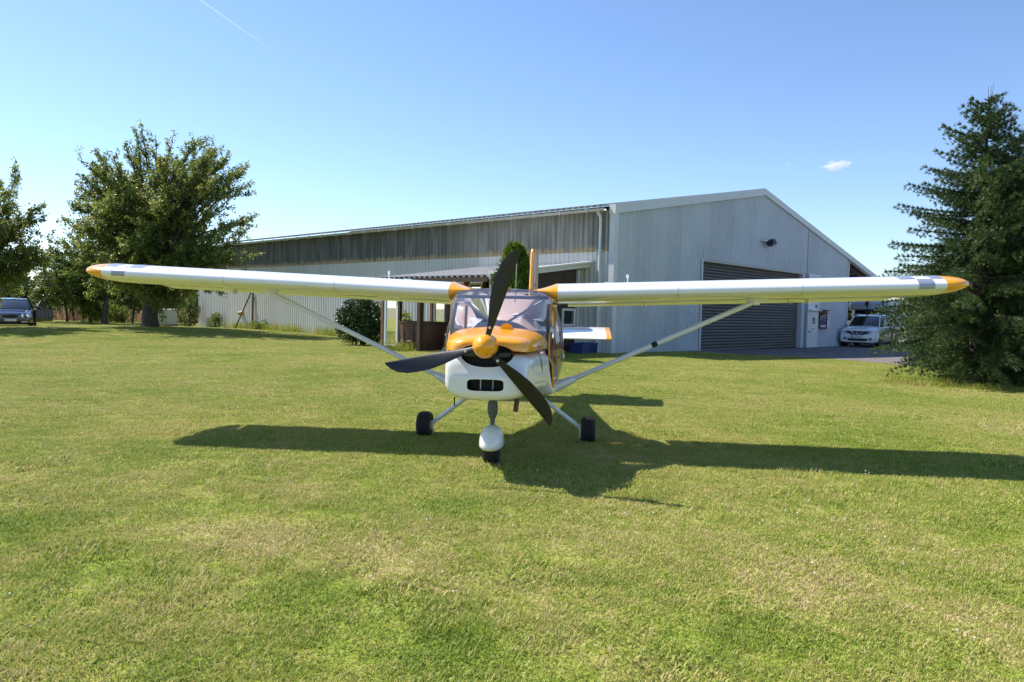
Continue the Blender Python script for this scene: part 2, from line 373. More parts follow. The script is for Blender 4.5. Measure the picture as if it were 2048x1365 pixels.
def rib2(w, pitch, h):
    pts = []
    for i in range(int(round(w / pitch))):
        a = i * pitch; pts += [(a, 0), (a + pitch * .30, 0), (a + pitch * .46, h), (a + pitch * .80, h), (a + pitch * .96, 0)]
    return pts + [(w, 0)]
pr = rib2(1.0, .25, .072); mb = MB(); lw = math.hypot(WD / 2 - e0, HRZ - ez)
mb.grid([[(e0, y, ez + d) for y, d in pr], [(WD / 2 + .02, y, HRZ + .045 + d) for y, d in pr]])
mb.grid([[(e0, y, ez + d - .008) for y, d in pr], [(WD / 2 + .02, y, HRZ + .037 + d) for y, d in pr]])
mb.grid([[(e0, y, ez + d - .008) for y, d in pr], [(e0, y, ez + d) for y, d in pr]])
me = mb.mesh('roof_sheet', M_roof)
for i in range(30): link('roof_sheet', me, roof, (0, .16 + i * 1.0, 0))
# gable fascia boards
def fascia(a0, z0, a1, z1, w, name='fascia'):
    MB().add([(a0, -.10, z0), (a1, -.10, z1), (a1, -.10, z1 - w), (a0, -.10, z0 - w), (a0, .14, z0), (a1, .14, z1), (a1, .14, z1 - w), (a0, .14, z0 - w)],
             [(0, 1, 2, 3), (7, 6, 5, 4), (0, 4, 5, 1), (1, 5, 6, 2), (2, 6, 7, 3), (3, 7, 4, 0)]).build(name, M_trim, hangar)
fascia(-.10, HE + .10, WD / 2, HRZ + .12, .30); fascia(WD / 2, HRZ + .12, RE + .05, rz + .06, .26)
# gutter, brackets, downpipe
gt = MB(); ring = [(-.38 + .075 * math.cos(t), .0, 4.745 + .085 * math.sin(t)) for t in np.linspace(math.pi, 2 * math.pi, 9)]
ring2 = [(-.38 + .068 * math.cos(t), .0, 4.745 + .078 * math.sin(t)) for t in np.linspace(2 * math.pi, math.pi, 9)]
gt.loft([[(x, .1, z) for x, y, z in ring + ring2], [(x, 30.2, z) for x, y, z in ring + ring2]])
gut = gt.build('gutter', mat('zinc_gutter', (.52, .51, .47), .45, c2=(.42, .41, .37), scale=3), hangar, True)
bm_ = MB().box((-.38, 0, 4.70), (.165, .035, .13)).mesh('gutter_bracket', M_roof)
for i in range(27): link('gutter_bracket', bm_, gut, (0, .8 + 1.1 * i, 0))
dp = MB().tube([(-.30, .46, 4.70), (-.14, .46, 4.55), (-.11, .46, 4.4), (-.11, .46, 1.6)], .05, 10); dp.tube([(-.11, .46, 1.65), (-.11, .46, .05)], .068, 10)
dpo = dp.build('downpipe', M_white, hangar, True)
for z in (3.45, 1.45): MB().box((-.08, .46, z), (.12, .17, .035)).build('pipe_clip', M_trim, dpo)
MB().tube([(-.16, .46, .95), (-.22, .56, .93), (-.24, .62, .88)], .022, 6).build('pipe_tap', M_black, dpo)
# roller shutter
sh = MB().add([(D0 - .06, .02, -.1), (D0, .02, -.1), (D0, .02, DT), (D0 - .06, .02, DT)], [(0, 1, 2, 3)])
rd = MB().box(((D0 + D1) / 2, .30, DT / 2), (D1 - D0, .02, DT + .1)).build('roller_door', M_slat, hangar)
sl = MB(); prf = [(.0, .0), (-.025, .02), (-.036, .05), (-.03, .09), (-.008, .112), (0, .118)]
sl.grid([[(D0 + .01, .27 + y, z) for y, z in prf], [(D1 - .28, .27 + y, z) for y, z in prf]]); me = sl.mesh('slat', M_slat, True, 50)
for i in range(28): link('slat', me, rd, (0, 0, .03 + i * .122))
for a, w in ((D0 + .03, .06), (D1 - .14, .27)): MB().box((a, .16, DT / 2 - .05), (w, .26, DT + .08)).build('door_jamb', M_trim if w < .1 else M_clad, rd)
MB().box(((D0 + D1) / 2, .15, DT + .0), (D1 - D0 + .1, .24, .07)).build('door_lintel', M_trim, rd)
MB().box(((D0 + D1) / 2, .245, .03), (D1 - D0 - .3, .05, .07)).build('bottom_rail', M_black, rd)
MB().box((D0 - .05, -.045, 1.75), (.09, .05, 3.6)).build('door_trim', M_trim, rd)
# personnel door with its notices
pd = MB().box((16.43, -.10, .90), (1.24, .07, 1.74)).build('door', M_white, hangar)
MB().box((15.98, -.155, .78), (.16, .045, .05)).build('handle', M_black, pd)
M_print = mat('printed_notice', (.09, .10, .13), .6); M_paper = mat('paper', (.72, .73, .74), .6)
for (x, z, w, h) in ((16.5, 1.37, .30, .17), (16.42, 1.22, .12, .10), (16.62, 1.22, .14, .10), (16.5, .93, .26, .035)): MB().box((x, -.137, z), (w, .004, h)).build('door_notice', M_print, pd)
MB().box((17.13, -.06, .9), (.10, .1, 1.78)).build('door_frame', M_clad, pd)
# open car port: beams, posts
cp = MB().box((25.75, .35, rz / 2 - .1), (.16, .16, rz - .05)).build('car_port_post', M_timber, hangar)
for yb in (.35, 4.5, 9, 13.5, 18):
    q = MB(); q.add([(WD, yb - .08, roofz(WD) - .07), (RE - .1, yb - .08, rz - .07), (RE - .1, yb - .08, rz - .30), (WD, yb - .08, roofz(WD) - .36), (WD, yb + .08, roofz(WD) - .07), (RE - .1, yb + .08, rz - .07), (RE - .1, yb + .08, rz - .30), (WD, yb + .08, roofz(WD) - .36)],
        [(0, 1, 2, 3), (7, 6, 5, 4), (0, 4, 5, 1), (1, 5, 6, 2), (2, 6, 7, 3), (3, 7, 4, 0)]); q.build('car_port_beam', M_timber, hangar)
    if yb > 1: copy_of(cp, hangar, location=(0, yb - .35, 0))
for k in range(1, 5):
    t = k / 5; MB().box((WD + (RE - WD) * t, 9.4, roofz(WD) + (rz - roofz(WD)) * t - .13), (.09, 18.6, .12)).build('purlin', M_timber2, hangar)
# things hung on the gable front
fl = empty('floodlight', hp(10.9, -.02, 4.62), HA, label='black floodlight on a bracket high on the gable wall', cat='floodlight')
MB().box((-.18, -.10, .05), (.30, .2, .08)).build('bracket', M_trim, fl)
MB().box((.14, -.28, -.02), (.36, .30, .20), rot=Matrix.Rotation(R(-25), 3, 'X')).build('lamp_head', M_black, fl)
MB().box((.14, -.42, -.10), (.28, .02, .14), rot=Matrix.Rotation(R(-25), 3, 'X')).build('lens', mat('lamp_glass', (.25, .27, .28), .1), fl)
def text_lines(name, lines, size, m, parent, loc, rot, ext=.002, align='CENTER', sp=1.0, italic=0):
    c = bpy.data.curves.new(name, 'FONT'); c.body = lines; c.size = size; c.extrude = ext; c.align_x = align; c.space_line = sp; c.shear = italic
    t = bpy.data.objects.new(name, c); COL.objects.link(t); t.location = loc; t.rotation_euler = rot
    dg = bpy.context.evaluated_depsgraph_get(); me = bpy.data.meshes.new_from_object(t.evaluated_get(dg)); mw = t.matrix_basis.copy(); bpy.data.objects.remove(t)
    me.transform(mw); me.materials.clear(); me.materials.append(m); return link(name, me, parent)
sg = empty('sign_board', hp(16.52, -.06, 1.83), HA, label='tall white sign board fixed above the personnel door', cat='sign')
MB().box((0, -.03, .86), (1.38, .04, 1.70)).build('panel', M_paper, sg)
for k in range(3): MB().box((0, -.054, 1.60 - k * .13), (1.05, .006, .035)).build('printed_line', mat('pale_print', (.42, .46, .54), .6), sg)
for (x, w, h) in ((.22, .08, .16), (.40, .18, .15)): MB().box((x, -.054, .18), (w, .006, h)).build('printed_mark', mat('blue_print', (.10, .15, .28), .6), sg)
MB().box((0, -.12, -.02), (1.30, .22, .05)).build('ledge', M_white, sg)
nb = empty('notice_board', hp(17.8, -.03, .92), HA, label='red framed glazed notice board right of the white personnel door', cat='notice board')
M_red = mat('red_frame', (.15, .022, .018), .5)
for (x, z, w, h) in ((0, .045, 1.0, .09), (0, .845, 1.0, .09), (-.455, .445, .09, .71), (.455, .445, .09, .71)): MB().box((x, -.05, z), (w, .10, h)).build('frame', M_red, nb)
MB().box((0, -.02, .445), (.86, .03, .74)).build('back_panel', mat('cork', (.20, .13, .07), .8), nb)
for (x, z, w, h, c) in ((-.22, .62, .34, .30, (.55, .42, .10)), (.2, .64, .36, .28, (.45, .42, .36)), (-.28, .25, .22, .30, (.6, .6, .62)), (.0, .25, .2, .3, (.2, .25, .38)), (.26, .24, .24, .3, (.6, .6, .6))):
    MB().box((x, -.04, z), (w, .006, h)).build('pinned_paper', mat('paper_' + str(x), c, .6), nb)
MB().box((0, -.10, .92), (1.15, .22, .04)).build('rain_hood', M_black, nb)
MB().add([(-.41, -.085, .09), (.41, -.085, .09), (.41, -.085, .80), (-.41, -.085, .80)], [(0, 1, 2, 3)]).build('pane', glassmat('clear_pane'), nb)
ns = empty('notice_sheet', hp(18.62, -.035, .99), HA, label='narrow white notice sheet right of the red notice board', cat='notice')
MB().box((0, -.01, .40), (.46, .02, .82)).build('sheet', M_paper, ns)
for k in range(4): MB().box((0, -.022, .75 - k * .06), (.38, .004, .02)).build('printed_line', M_print, ns)
MB().box((0, -.022, .42), (.1, .004, .06)).build('printed_mark', M_print, ns)
for k, (z, h, nme) in enumerate(((1.55, .14, 'upper of two small faded notices left of the roller door'), (.98, .12, 'lower of two small faded notices left of the roller door'))):
    q = empty('wall_notice', hp(4.95, -.035, z), HA, label=nme, cat='notice', group='faded notices by the roller door')
    MB().box((0, -.006, 0), (.42, .012, h)).build('sheet', mat('faded_paper' + str(k), (.50, .53, .58), .6), q); MB().box((0, -.014, -.01), (.30, .004, .03)).build('printed_line', mat('faded_print', (.3, .33, .4), .6), q)

# ------------------------------------------------------------------ lean-to porch on the side wall
porch = empty('lean_to_porch', (CX, CY, 0), HA, label='brown timber lean-to porch with corrugated roof against the hangar side wall', cat='porch')
PZ0, PZ1, PE = 3.02, 2.40, -4.65
def pz(x): return PZ0 + (PZ1 - PZ0) * (x / PE)
pr = rib2(1.0, .25, .05); mb = MB()
for dz in (0, -.008): mb.grid([[(PE, y, PZ1 + d + dz) for y, d in pr], [(0.0, y, PZ0 + d + dz) for y, d in pr]])
mb.grid([[(PE, y, PZ1 + d - .008) for y, d in pr], [(PE, y, PZ1 + d) for y, d in pr]])
me = mb.mesh('roof_sheet', M_roof)
for i in range(5): link('roof_sheet', me, porch, (0, .95 + i * 1.0, 0))
MB().box((PE / 2, 3.45, (PZ0 + PZ1) / 2 - .035), (4.60, 4.96, .03), rot=Matrix.Rotation(math.atan2(PZ0 - PZ1, -PE), 3, 'Y').inverted()).build('roof_deck', M_timber, porch)
MB().box((PE - .01, 3.45, PZ1 - .085), (.06, 5.0, .14)).build('eave_beam', M_timber, porch)
ang = Matrix.Rotation(math.atan2(PZ0 - PZ1, -PE), 3, 'Y').inverted()
MB().box((PE / 2, .91, (PZ0 + PZ1) / 2 - .01), (4.70, .07, .15), rot=ang).build('verge_board', M_white, porch)
MB().box((PE / 2, .84, (PZ0 + PZ1) / 2 + .09), (4.70, .22, .05), rot=ang).build('verge_cap', M_white, porch)
for i in range(26):
    x = -.62 - i * .145
    if -1.30 < x < -.58: 
        MB().box((x, 1.05, .55), (.138, .05, .95)).build('board', M_timber, porch); MB().box((x, 1.05, (1.56 + pz(x)) / 2 - .05), (.138, .05, pz(x) - 1.66)).build('board', M_timber, porch)
    else: MB().box((x, 1.05, pz(x) / 2 - .02), (.138, .05, pz(x) - .14)).build('board', M_timber, porch)
MB().box((-.54, 1.0, 1.4), (.08, .14, 2.8)).build('corner_post', M_trim, porch)
M_pane = glassmat('window_pane', (.55, .6, .6))
def window(parent, c, w, h, axis, name='window', t=.07, pane=True):
    """white frame with a pane; axis 'x' or 'y' is the direction it spans"""
    f = MB()
    for (u, v, a, b) in ((0, -h / 2 + t / 2, w, t), (0, h / 2 - t / 2, w, t), (-w / 2 + t / 2, 0, t, h - 2 * t), (w / 2 - t / 2, 0, t, h - 2 * t)):
        f.box((u, 0, v) if axis == 'x' else (0, u, v), (a, .07, b) if axis == 'x' else (.07, a, b))
    o = f.build(name, M_white, parent, loc=c)
    q = [(-w / 2 + t, -h / 2 + t), (w / 2 - t, -h / 2 + t), (w / 2 - t, h / 2 - t), (-w / 2 + t, h / 2 - t)]
    if pane: MB().add([(u, 0, v) if axis == 'x' else (0, u, v) for u, v in q], [(0, 1, 2, 3)]).build('pane', M_pane, o)
    return o
window(porch, (-.94, 1.02, 1.28), .66, .56, 'x')
MB().box((-.94, 1.18, 1.28), (.62, .1, .52)).build('curtain', mat('curtain', (.10, .12, .12), .9), porch)
window(porch, (-4.5, 5.53, 1.22), .72, 2.1, 'y', t=.085); window(porch, (-3.05, 4.80, 1.25), .62, 2.1, 'y', t=.07); window(porch, (-3.05, 3.95, 1.25), .66, 2.1, 'y', t=.07); window(porch, (-3.05, 3.1, 1.25), .62, 2.1, 'y', t=.07)
for (x, y, w, m) in ((-4.5, 5.98, .11, M_timber2), (-4.5, 5.10, .10, M_timber), (-3.05, 5.2, .12, M_timber2), (-3.05, 4.38, .16, M_timber2), (-3.05, 3.52, .14, M_timber2), (-3.05, 2.66, .14, M_timber)):
    MB().box((x, y, pz(x) / 2 - .03), (w, w, pz(x) - .06)).build('post', m, porch)
MB().box((-4.80, 3.72, 1.17), (.15, .15, 2.3)).build('post', M_timber, porch)
MB().box((-4.5, 5.53, .12), (.1, .9, .16)).build('sill', M_timber, porch)
tb = empty('garden_table', hp(-1.6, 3.9, .1), HA, label='pale garden table with clutter under the porch roof', cat='table')
MB().box((0, 0, .74), (.8, 1.6, .05)).build('table_top', M_paper, tb)
for sx in (-1, 1):
    for sy in (-1, 1): MB().box((sx * .32, sy * .7, .36), (.06, .06, .72)).build('leg', M_timber2, tb)
cl = MB().box((0, .3, .86), (.3, .4, .18)); tag(cl.build('carton', mat('carton', (.5, .38, .24), .8), loc=hp(-1.6, 3.9, .1)), 'small cardboard carton standing on the porch table', 'carton')
# tub, posts by the wall, small things
tub = empty('rain_tub', (-2.86, 23.55, .10), 0, label='large round brown plastic rain tub under the porch eave', cat='tub')
M_tub = mat('brown_plastic', (.085, .038, .026), .55, c2=(.115, .055, .04), scale=3)
t = MB(); prof = [(0, .70), (.30, .72), (.32, .735), (.34, .72), (.88, .76), (.90, .79), (.93, .79), (.93, .755), (.86, .74), (.1, .69)]
t.lathe(prof, 48, 'z'); t.build('wall', M_tub, tub, True, 40)
MB().lathe([(.02, .01), (.02, .69)], 48, 'z').build('floor', M_tub, tub)
for k in range(12):
    a = 2 * math.pi * k / 12 + .2; MB().box((.745 * math.cos(a), .745 * math.sin(a), .47), (.03, .035, .84), rot=Matrix.Rotation(a, 3, 'Z')).build('rib', M_tub, tub)
M_rust = mat('rusty_steel', (.055, .028, .016), .8, c2=(.10, .05, .025), scale=14)
b0 = hp(-.12, 23.3, 0); tag(MB().tube([(0, 0, -.1), (.02, .02, 2.1)], .04, 8).build('steel_post', M_rust, loc=b0), 'rusty upright post standing against the hangar side wall', 'post')
b1 = hp(-.75, 24.15, 0); p1 = hp(-.10, 23.5, 2.1) - b1; tag(MB().tube([(0, 0, -.05), tuple(p1)], .035, 8).build('steel_post', M_rust, loc=b1), 'rusty post leaning at a slant against the hangar side wall', 'post')
bb = empty('bird_box', hp(-.14, 24.6, .84), HA, label='small tan wooden box fixed low on the hangar side wall', cat='box')
M_tan = mat('tan_wood', (.48, .33, .18), .7); MB().box((0, 0, .08), (.18, .22, .16)).build('body', M_tan, bb); MB().box((-.03, 0, .175), (.30, .30, .03), rot=Matrix.Rotation(R(-12), 3, 'Y')).build('lid', M_tan, bb)
M_blue = mat('blue_plastic', (.012, .035, .15), .5)
for k, (a, b, lab) in enumerate(((-.50, .55, 'open blue plastic crate on the grass at the hangar corner'), (-1.15, .35, 'second blue plastic crate left of the one at the corner'))):
    p = hp(a, b); c = empty('crate', (p.x, p.y, .14), HA + .2 * k, label=lab, cat='crate', group='blue plastic crates by the hangar corner')
    for (x, y, w, d) in ((0, -.19, .5, .03), (0, .19, .5, .03), (-.235, 0, .03, .35), (.235, 0, .03, .35)): MB().box((x, y, .17), (w, d, .34)).build('side', M_blue, c)
    MB().box((0, 0, .02), (.44, .35, .03)).build('bottom', M_blue, c)
    for s in (-1, 1): MB().box((0, s * .21, .31), (.53, .035, .05)).build('rim', M_blue, c)
ib = empty('water_tank', (-20.05, 42.4, 0), .5, label='pale grey plastic water tank behind the big tree trunk', cat='tank')
M_ibc = mat('milky_plastic', (.52, .54, .50), .5, c2=(.40, .43, .38), scale=2)
bevel(MB().box((0, 0, .60), (1.15, 1.0, .95)).build('tank', M_ibc, ib), .09, 3); MB().box((0, 0, .07), (1.2, 1.05, .13)).build('pallet', M_timber2, ib)
MB().lathe([(1.07, .12), (1.12, .12)], 16, 'z', cap=True).build('filler_cap', M_black, ib); MB().lathe([(-.56, .07), (-.48, .07)], 12, 'y', c=(.1, 0, .3), cap=True).build('outlet_valve', mat('brass', (.6, .45, .2), .4), ib)
for x in (-.4, -.13, .13, .4): MB().tube([(x, -.515, .12), (x, -.515, 1.08)], .012, 6).build('cage_bar', M_trim, ib)

# ------------------------------------------------------------------ aircraft
PX, PY, YAW, BANK = -.1029, 7.5554, .0877, -.0044
plane = empty('light_aircraft', (PX, PY, 0), 0, label='white and orange high-wing light aircraft parked nose-on on the lawn', cat='aircraft')
plane.rotation_euler = (0, BANK, -YAW)
M_pw = mat('white_aircraft_paint', (.84, .84, .83), .2, coat=.5); M_or = mat('orange_aircraft_paint', (.94, .385, .006), .2, coat=.45)
M_alu = mat('satin_aluminium', (.62, .63, .65), .32, metal=.75); M_strut = mat('strut_enamel', (.74, .75, .76), .25, coat=.3)
M_tyre = mat('tyre_rubber', (.012, .012, .013), .75); M_blk = mat('matt_black', (.008, .008, .009), .6)
M_blade = mat('black_blade', (.007, .007, .008), .42, coat=.08); M_boot = mat('grey_rubber', (.10, .105, .12), .6)
M_ws = glassmat('windscreen_acrylic', (.84, .84, .93), .03, 1.8, .12); M_rw = glassmat('amber_rear_acrylic', (.72, .54, .48), .05, 1.45, .03); M_dg = glassmat('door_acrylic', (.82, .84, .82), .02, 1.6, .02)  # windscreen's lavender tint and haze put reflected sky into its colour
def sring(y, hw, zb, zt, zc=None, nb=3.0, nt=3.0, N=44):
    zc = (zb + zt) / 2 if zc is None else zc; out = []
    for k in range(N):
        t = 2 * math.pi * k / N; c, s = math.cos(t), math.sin(t); n = nt if s > 0 else nb
        x = hw * math.copysign(abs(c) ** (2 / n), c); z = zc + ((zt - zc) if s > 0 else (zc - zb)) * math.copysign(abs(s) ** (2 / n), s)
        out.append((x, y, z))
    return out
def solid(mb, name, mats, cutters, parent):
    """build, cut openings out of it with real depth, and keep the cutter's dark lining"""
    o = mb.build(name, mats, None, True, 40)
    for c in cutters:
        m = o.modifiers.new('cut', 'BOOLEAN'); m.object = c; m.operation = 'DIFFERENCE'; m.solver = 'EXACT'; m.material_mode = 'TRANSFER'
    dg = bpy.context.evaluated_depsgraph_get(); me = bpy.data.meshes.new_from_object(o.evaluated_get(dg))
    import bmesh
    bm = bmesh.new(); bm.from_mesh(me)
    for e in bm.edges: e.smooth = (len(e.link_faces) != 2) or e.calc_face_angle(0) < R(38)
    for f in bm.faces: f.smooth = True
    bm.to_mesh(me); bm.free()
    bpy.data.objects.remove(o)
    for c in cutters: bpy.data.objects.remove(c)
    return link(name, me, parent)
# lower cowling and belly (white)
lo = MB()
secs = [(-1.305, .18, .76, .86), (-1.302, .26, .735, .885), (-1.29, .315, .705, .91), (-1.268, .345, .683, .965), (-1.24, .358, .670, 1.02), (-1.20, .368, .660, 1.055), (-1.08, .39, .652, 1.072), (-.95, .41, .648, 1.072), (-.75, .438, .642, 1.08), (-.5, .475, .63, 1.083), (-.38, .495, .62, 1.083)]
lo.loft([sring(y, hw, zb, zt, zb + min(.20, .5 * (zt - zb)), 3.2, 5.5) for y, hw, zb, zt in secs], cap0=True, cap1=True)
cut1 = MB(); cut1.loft([sring(y, .158, .752, .853, None, 5, 5) for y in (-1.5, -1.12)]); c1 = cut1.build('cutter', M_blk, None, True)
cut2 = MB(); cut2.loft([[(x, y, z) for x, _, z in sring(0, .232, .955, 1.2, 1.075, 2.2, 2)] for y in (-1.5, -1.13)]); c2 = cut2.build('cutter', M_blk, None, True)
solid(lo, 'lower_cowling', [M_pw, M_blk], [c1, c2], plane)
for x in (-.055, .055): MB().tube([(x, -1.20, .752), (x, -1.20, .853)], .007, 6).build('intake_post', M_alu, plane)
MB().box((.01, -1.135, .80), (.31, .01, .10)).build('radiator', M_blk, plane)
# upper cowling (orange) with a raised spine
up = MB(); rings = []
for y, hw, zt in [(-1.275, .15, 1.15), (-1.268, .22, 1.18), (-1.25, .27, 1.195), (-1.21, .315, 1.21), (-1.14, .355, 1.225), (-1.02, .392, 1.24), (-.88, .42, 1.255), (-.72, .447, 1.27), (-.58, .468, 1.282), (-.46, .482, 1.286), (-.34, .492, 1.27)]:
    zb = 1.088 if y > -1.2 else 1.088 + (-1.2 - y) * .25; r = []
    for k in range(33):
        t = math.pi * k / 32; x = hw * math.copysign(abs(math.cos(t)) ** .74, math.cos(t)); z = zb + (zt - zb) * math.sin(t) ** .64
        d = abs(x + .01) / .085; z += .016 * max(0, 1 - d ** 4) if d < 1 else 0
        r.append((x, y, z))
    for k in range(1, 16): r.append((-hw + 2 * hw * k / 16, y, zb))
    rings.append(r)
up.loft(rings)
cut3 = MB(); cut3.loft([[(x, y, z) for x, _, z in sring(0, .232, .955, 1.155, 1.075, 2.2, 2.2)] for y in (-1.5, -1.13)]); c3 = cut3.build('cutter', M_blk, None, True)
ucow = solid(up, 'upper_cowling', [M_or, M_blk], [c3], plane)
MB().lathe([(-1.135, .0), (-1.134, .14)], 30, 'y', c=(0, 0, 1.06)).build('engine_baffle', M_blk, plane)
MB().lathe([(-1.26, .075), (-1.12, .09)], 20, 'y', c=(0, 0, 1.1415), cap=True).build('gearbox', M_blk, plane)
for s in (-1, 1):
    MB().lathe([(-.05, .035), (.05, .035)], 12, 'x', c=(s * .15, -1.17, 1.06), cap=True).build('cylinder_head', mat('engine_grey', (.10, .10, .10), .5, metal=.6), plane)
# round scoop on the cowling, fasteners
sc = MB(); P = []
for i in range(9):
    t = math.pi * i / 8; P.append([(.115 + .062 * math.cos(t) * (1 - .75 * j / 5), -.68 + .16 * j / 5, 1.262 + (.062 * math.sin(t)) * (1 - .85 * j / 5) + .004) for j in range(6)])
sc.grid(P); sc.add([P[i][0] for i in range(9)], [tuple(range(9))])
sc.build('air_scoop', M_or, ucow, True)
for (x, y) in ((.372, -1.06), (.43, -.80), (.466, -.56), (-.372, -1.06), (-.43, -.8), (-.466, -.56)):
    MB().lathe([(x - .004, .008), (x + .006 * (1 if x > 0 else -1), .008)], 8, 'x', c=(0, y, 1.112), cap=True).build('fastener', M_blk, ucow)
seam = MB(); seam.grid([[(s * (hw + .002), y, 1.081) for s in (1,)] + [(hw + .002, y, 1.088)] for y, hw in ((-1.15, .362), (-1.02, .394), (-.88, .421), (-.72, .449), (-.58, .470), (-.46, .484), (-.36, .492))]); seam.build('cowl_seam', M_blk, ucow)
for y, hw, zt in ((-.90, .417, 1.253), (-.62, .463, 1.279)):
    jr = [((hw + .0015) * math.copysign(abs(math.cos(t)) ** .74, math.cos(t)), 1.088 + (zt + .0015 - 1.088) * math.sin(t) ** .64) for t in np.linspace(.02, math.pi - .02, 40)]
    jr = [(x, z + (.016 * max(0, 1 - (abs(x + .01) / .085) ** 4) if abs(x + .01) < .085 else 0)) for x, z in jr]
    if y < -.7: continue
    MB().grid([[(x, y, z) for x, z in jr], [(x, y + .005, z + .0008) for x, z in jr]]).build('cowl_joint', mat('joint_brown', (.30, .11, .01), .5), ucow)
for sx in (-1, 1):
    for (y, z) in ((-1.10, .80), (-1.10, .95), (-.85, 1.05), (-.62, 1.05), (-.45, .72), (-.45, .88)):
        MB().lathe([(0, .007), (.006 * sx, .006), (.006 * sx, 0)], 8, 'x', c=(sx * (float(np.interp(y, [q[0] for q in secs], [q[1] for q in secs])) - .001), y, z)).build('cowl_screw', M_alu, plane)
# lettering and curl on the near side of the cowling
M_let = mat('silver_lettering', (.42, .36, .33), .3, metal=.3)
M_emb = mat('white_emblem', (.72, .70, .66), .35)
cur = MB(); pts = [(-.93 + .0, 1.20), (-.885, 1.195), (-.855, 1.17), (-.85, 1.14), (-.865, 1.12)]
def cowl_x(y): return float(np.interp(y, [-1.14, -1.02, -.88, -.72, -.58, -.46], [.355, .392, .42, .447, .468, .482]))
def on_cowl(y, z):
    hw = cowl_x(y); zt = float(np.interp(y, [-1.14, -1.02, -.88, -.72, -.58, -.46], [1.225, 1.24, 1.255, 1.27, 1.282, 1.286])); s = min(1, max(0, (z - 1.088) / (zt - 1.088))) ** (1 / .72)
    return hw * max(0, math.cos(math.asin(min(1, s)))) ** .78 + .003
for k in range(5): q = -.87 + .028 * k; MB().tube([(on_cowl(q, 1.105) + .001, q, 1.105), (on_cowl(q + .012, 1.128) + .001, q + .012, 1.128)], .0045, 5).build('faded_mark', M_let, ucow)
e3 = [(-.62, 1.098), (-.58, 1.165), (-.535, 1.105)]; MB().tube([(on_cowl(y, z) + .001, y, z) for y, z in e3 + [(-.575, 1.115)]], .006, 6).build('cowl_emblem', M_emb, ucow, True)
cur.tube([(on_cowl(y, z), y, z) for y, z in pts], [.003, .006, .007, .006, .003], 6); cur.build('cowl_curl', M_let, ucow)
# dark hook-shaped stripe on the white side below
hk = MB(); prof = [(-.30, 1.072, .004), (-.44, 1.068, .012), (-.58, 1.06, .016), (-.66, 1.035, .022), (-.675, .99, .022), (-.66, .94, .017), (-.63, .895, .010), (-.60, .855, .002)]
def side_x(y, z): 
    hw = float(np.interp(y, [s[0] for s in secs], [s[1] for s in secs])); zb = float(np.interp(y, [s[0] for s in secs], [s[2] for s in secs])); zt = float(np.interp(y, [s[0] for s in secs], [s[3] for s in secs])); zc = zb + .2
    s = min(1, abs(z - zc) / ((zt - zc) if z > zc else .2)); n = 5.5 if z > zc else 3.2
    return hw * (1 - s ** n) ** (1 / n) + .004
rows = []
for i, (y, z, w) in enumerate(prof):
    a = prof[max(i - 1, 0)]; b = prof[min(i + 1, len(prof) - 1)]; dy, dz = b[0] - a[0], b[1] - a[1]; L = math.hypot(dy, dz); ny, nz = -dz / L, dy / L
    rows.append([(side_x(y + ny * w * q, min(1.078, z + nz * w * q)), y + ny * w * q, min(1.078, z + nz * w * q)) for q in (-1, 0, 1)])
hk.grid(rows); hk.build('hook_stripe', mat('slate_stripe', (.10, .12, .12), .35), plane, True)
# cabin floor / belly and rear fuselage
be = MB()
be.loft([sring(y, hw, zb, zt, zb + (zt - zb) * .5, 2.6, 6) for y, hw, zb, zt in [(-.39, .485, .622, 1.075), (-.33, .505, .612, 1.075), (-.25, .52, .60, .98), (-.17, .535, .585, .80), (-.10, .548, .575, .69), (.2, .575, .55, .685), (.5, .58, .545, .69), (.9, .56, .56, .72), (.97, .55, .565, 1.0)]], cap0=True, cap1=True)
be.build('belly', M_pw, plane, True, 40)
rf = MB(); rf.loft([sring(y, hw, zb, zt, None, 2.6, 2.6) for y, hw, zb, zt in [(.98, .53, .57, 1.22), (1.3, .47, .60, 1.26), (1.8, .37, .68, 1.38), (2.6, .25, .80, 1.34), (3.6, .16, .92, 1.26), (4.6, .10, 1.0, 1.22), (5.0, .05, 1.05, 1.2)]])
rf.build('rear_fuselage', M_pw, plane, True, 40)
MB().box((0, .52, 1.655), (.70, .95, .035)).build('cabin_roof', M_dg, plane)
# windscreen: wraps from the cowling edge up to the roof
P = []
for i in range(17):
    row = []
    for j in range(33):
        t = -math.pi / 2 + math.pi * j / 32; s, c = math.sin(t), max(0, math.cos(t)); q = i / 16
        b = (.478 * math.copysign(abs(s) ** .85, s), -.52 + .22 * (1 - c ** .6), 1.088 + .196 * c ** .75)
        e = (.512 * math.copysign(abs(s) ** .75, s), -.02 + .04 * (1 - c), 1.53 + .143 * c ** .45)
        x, y, z = [b[k] + (e[k] - b[k]) * q for k in range(3)]; bul = .05 * math.sin(math.pi * q)
        row.append((x * (1 + bul * .8), y - bul * c, z + bul * .5))
    P.append(row)
MB().grid(P).build('windscreen', M_ws, plane, True, 80)
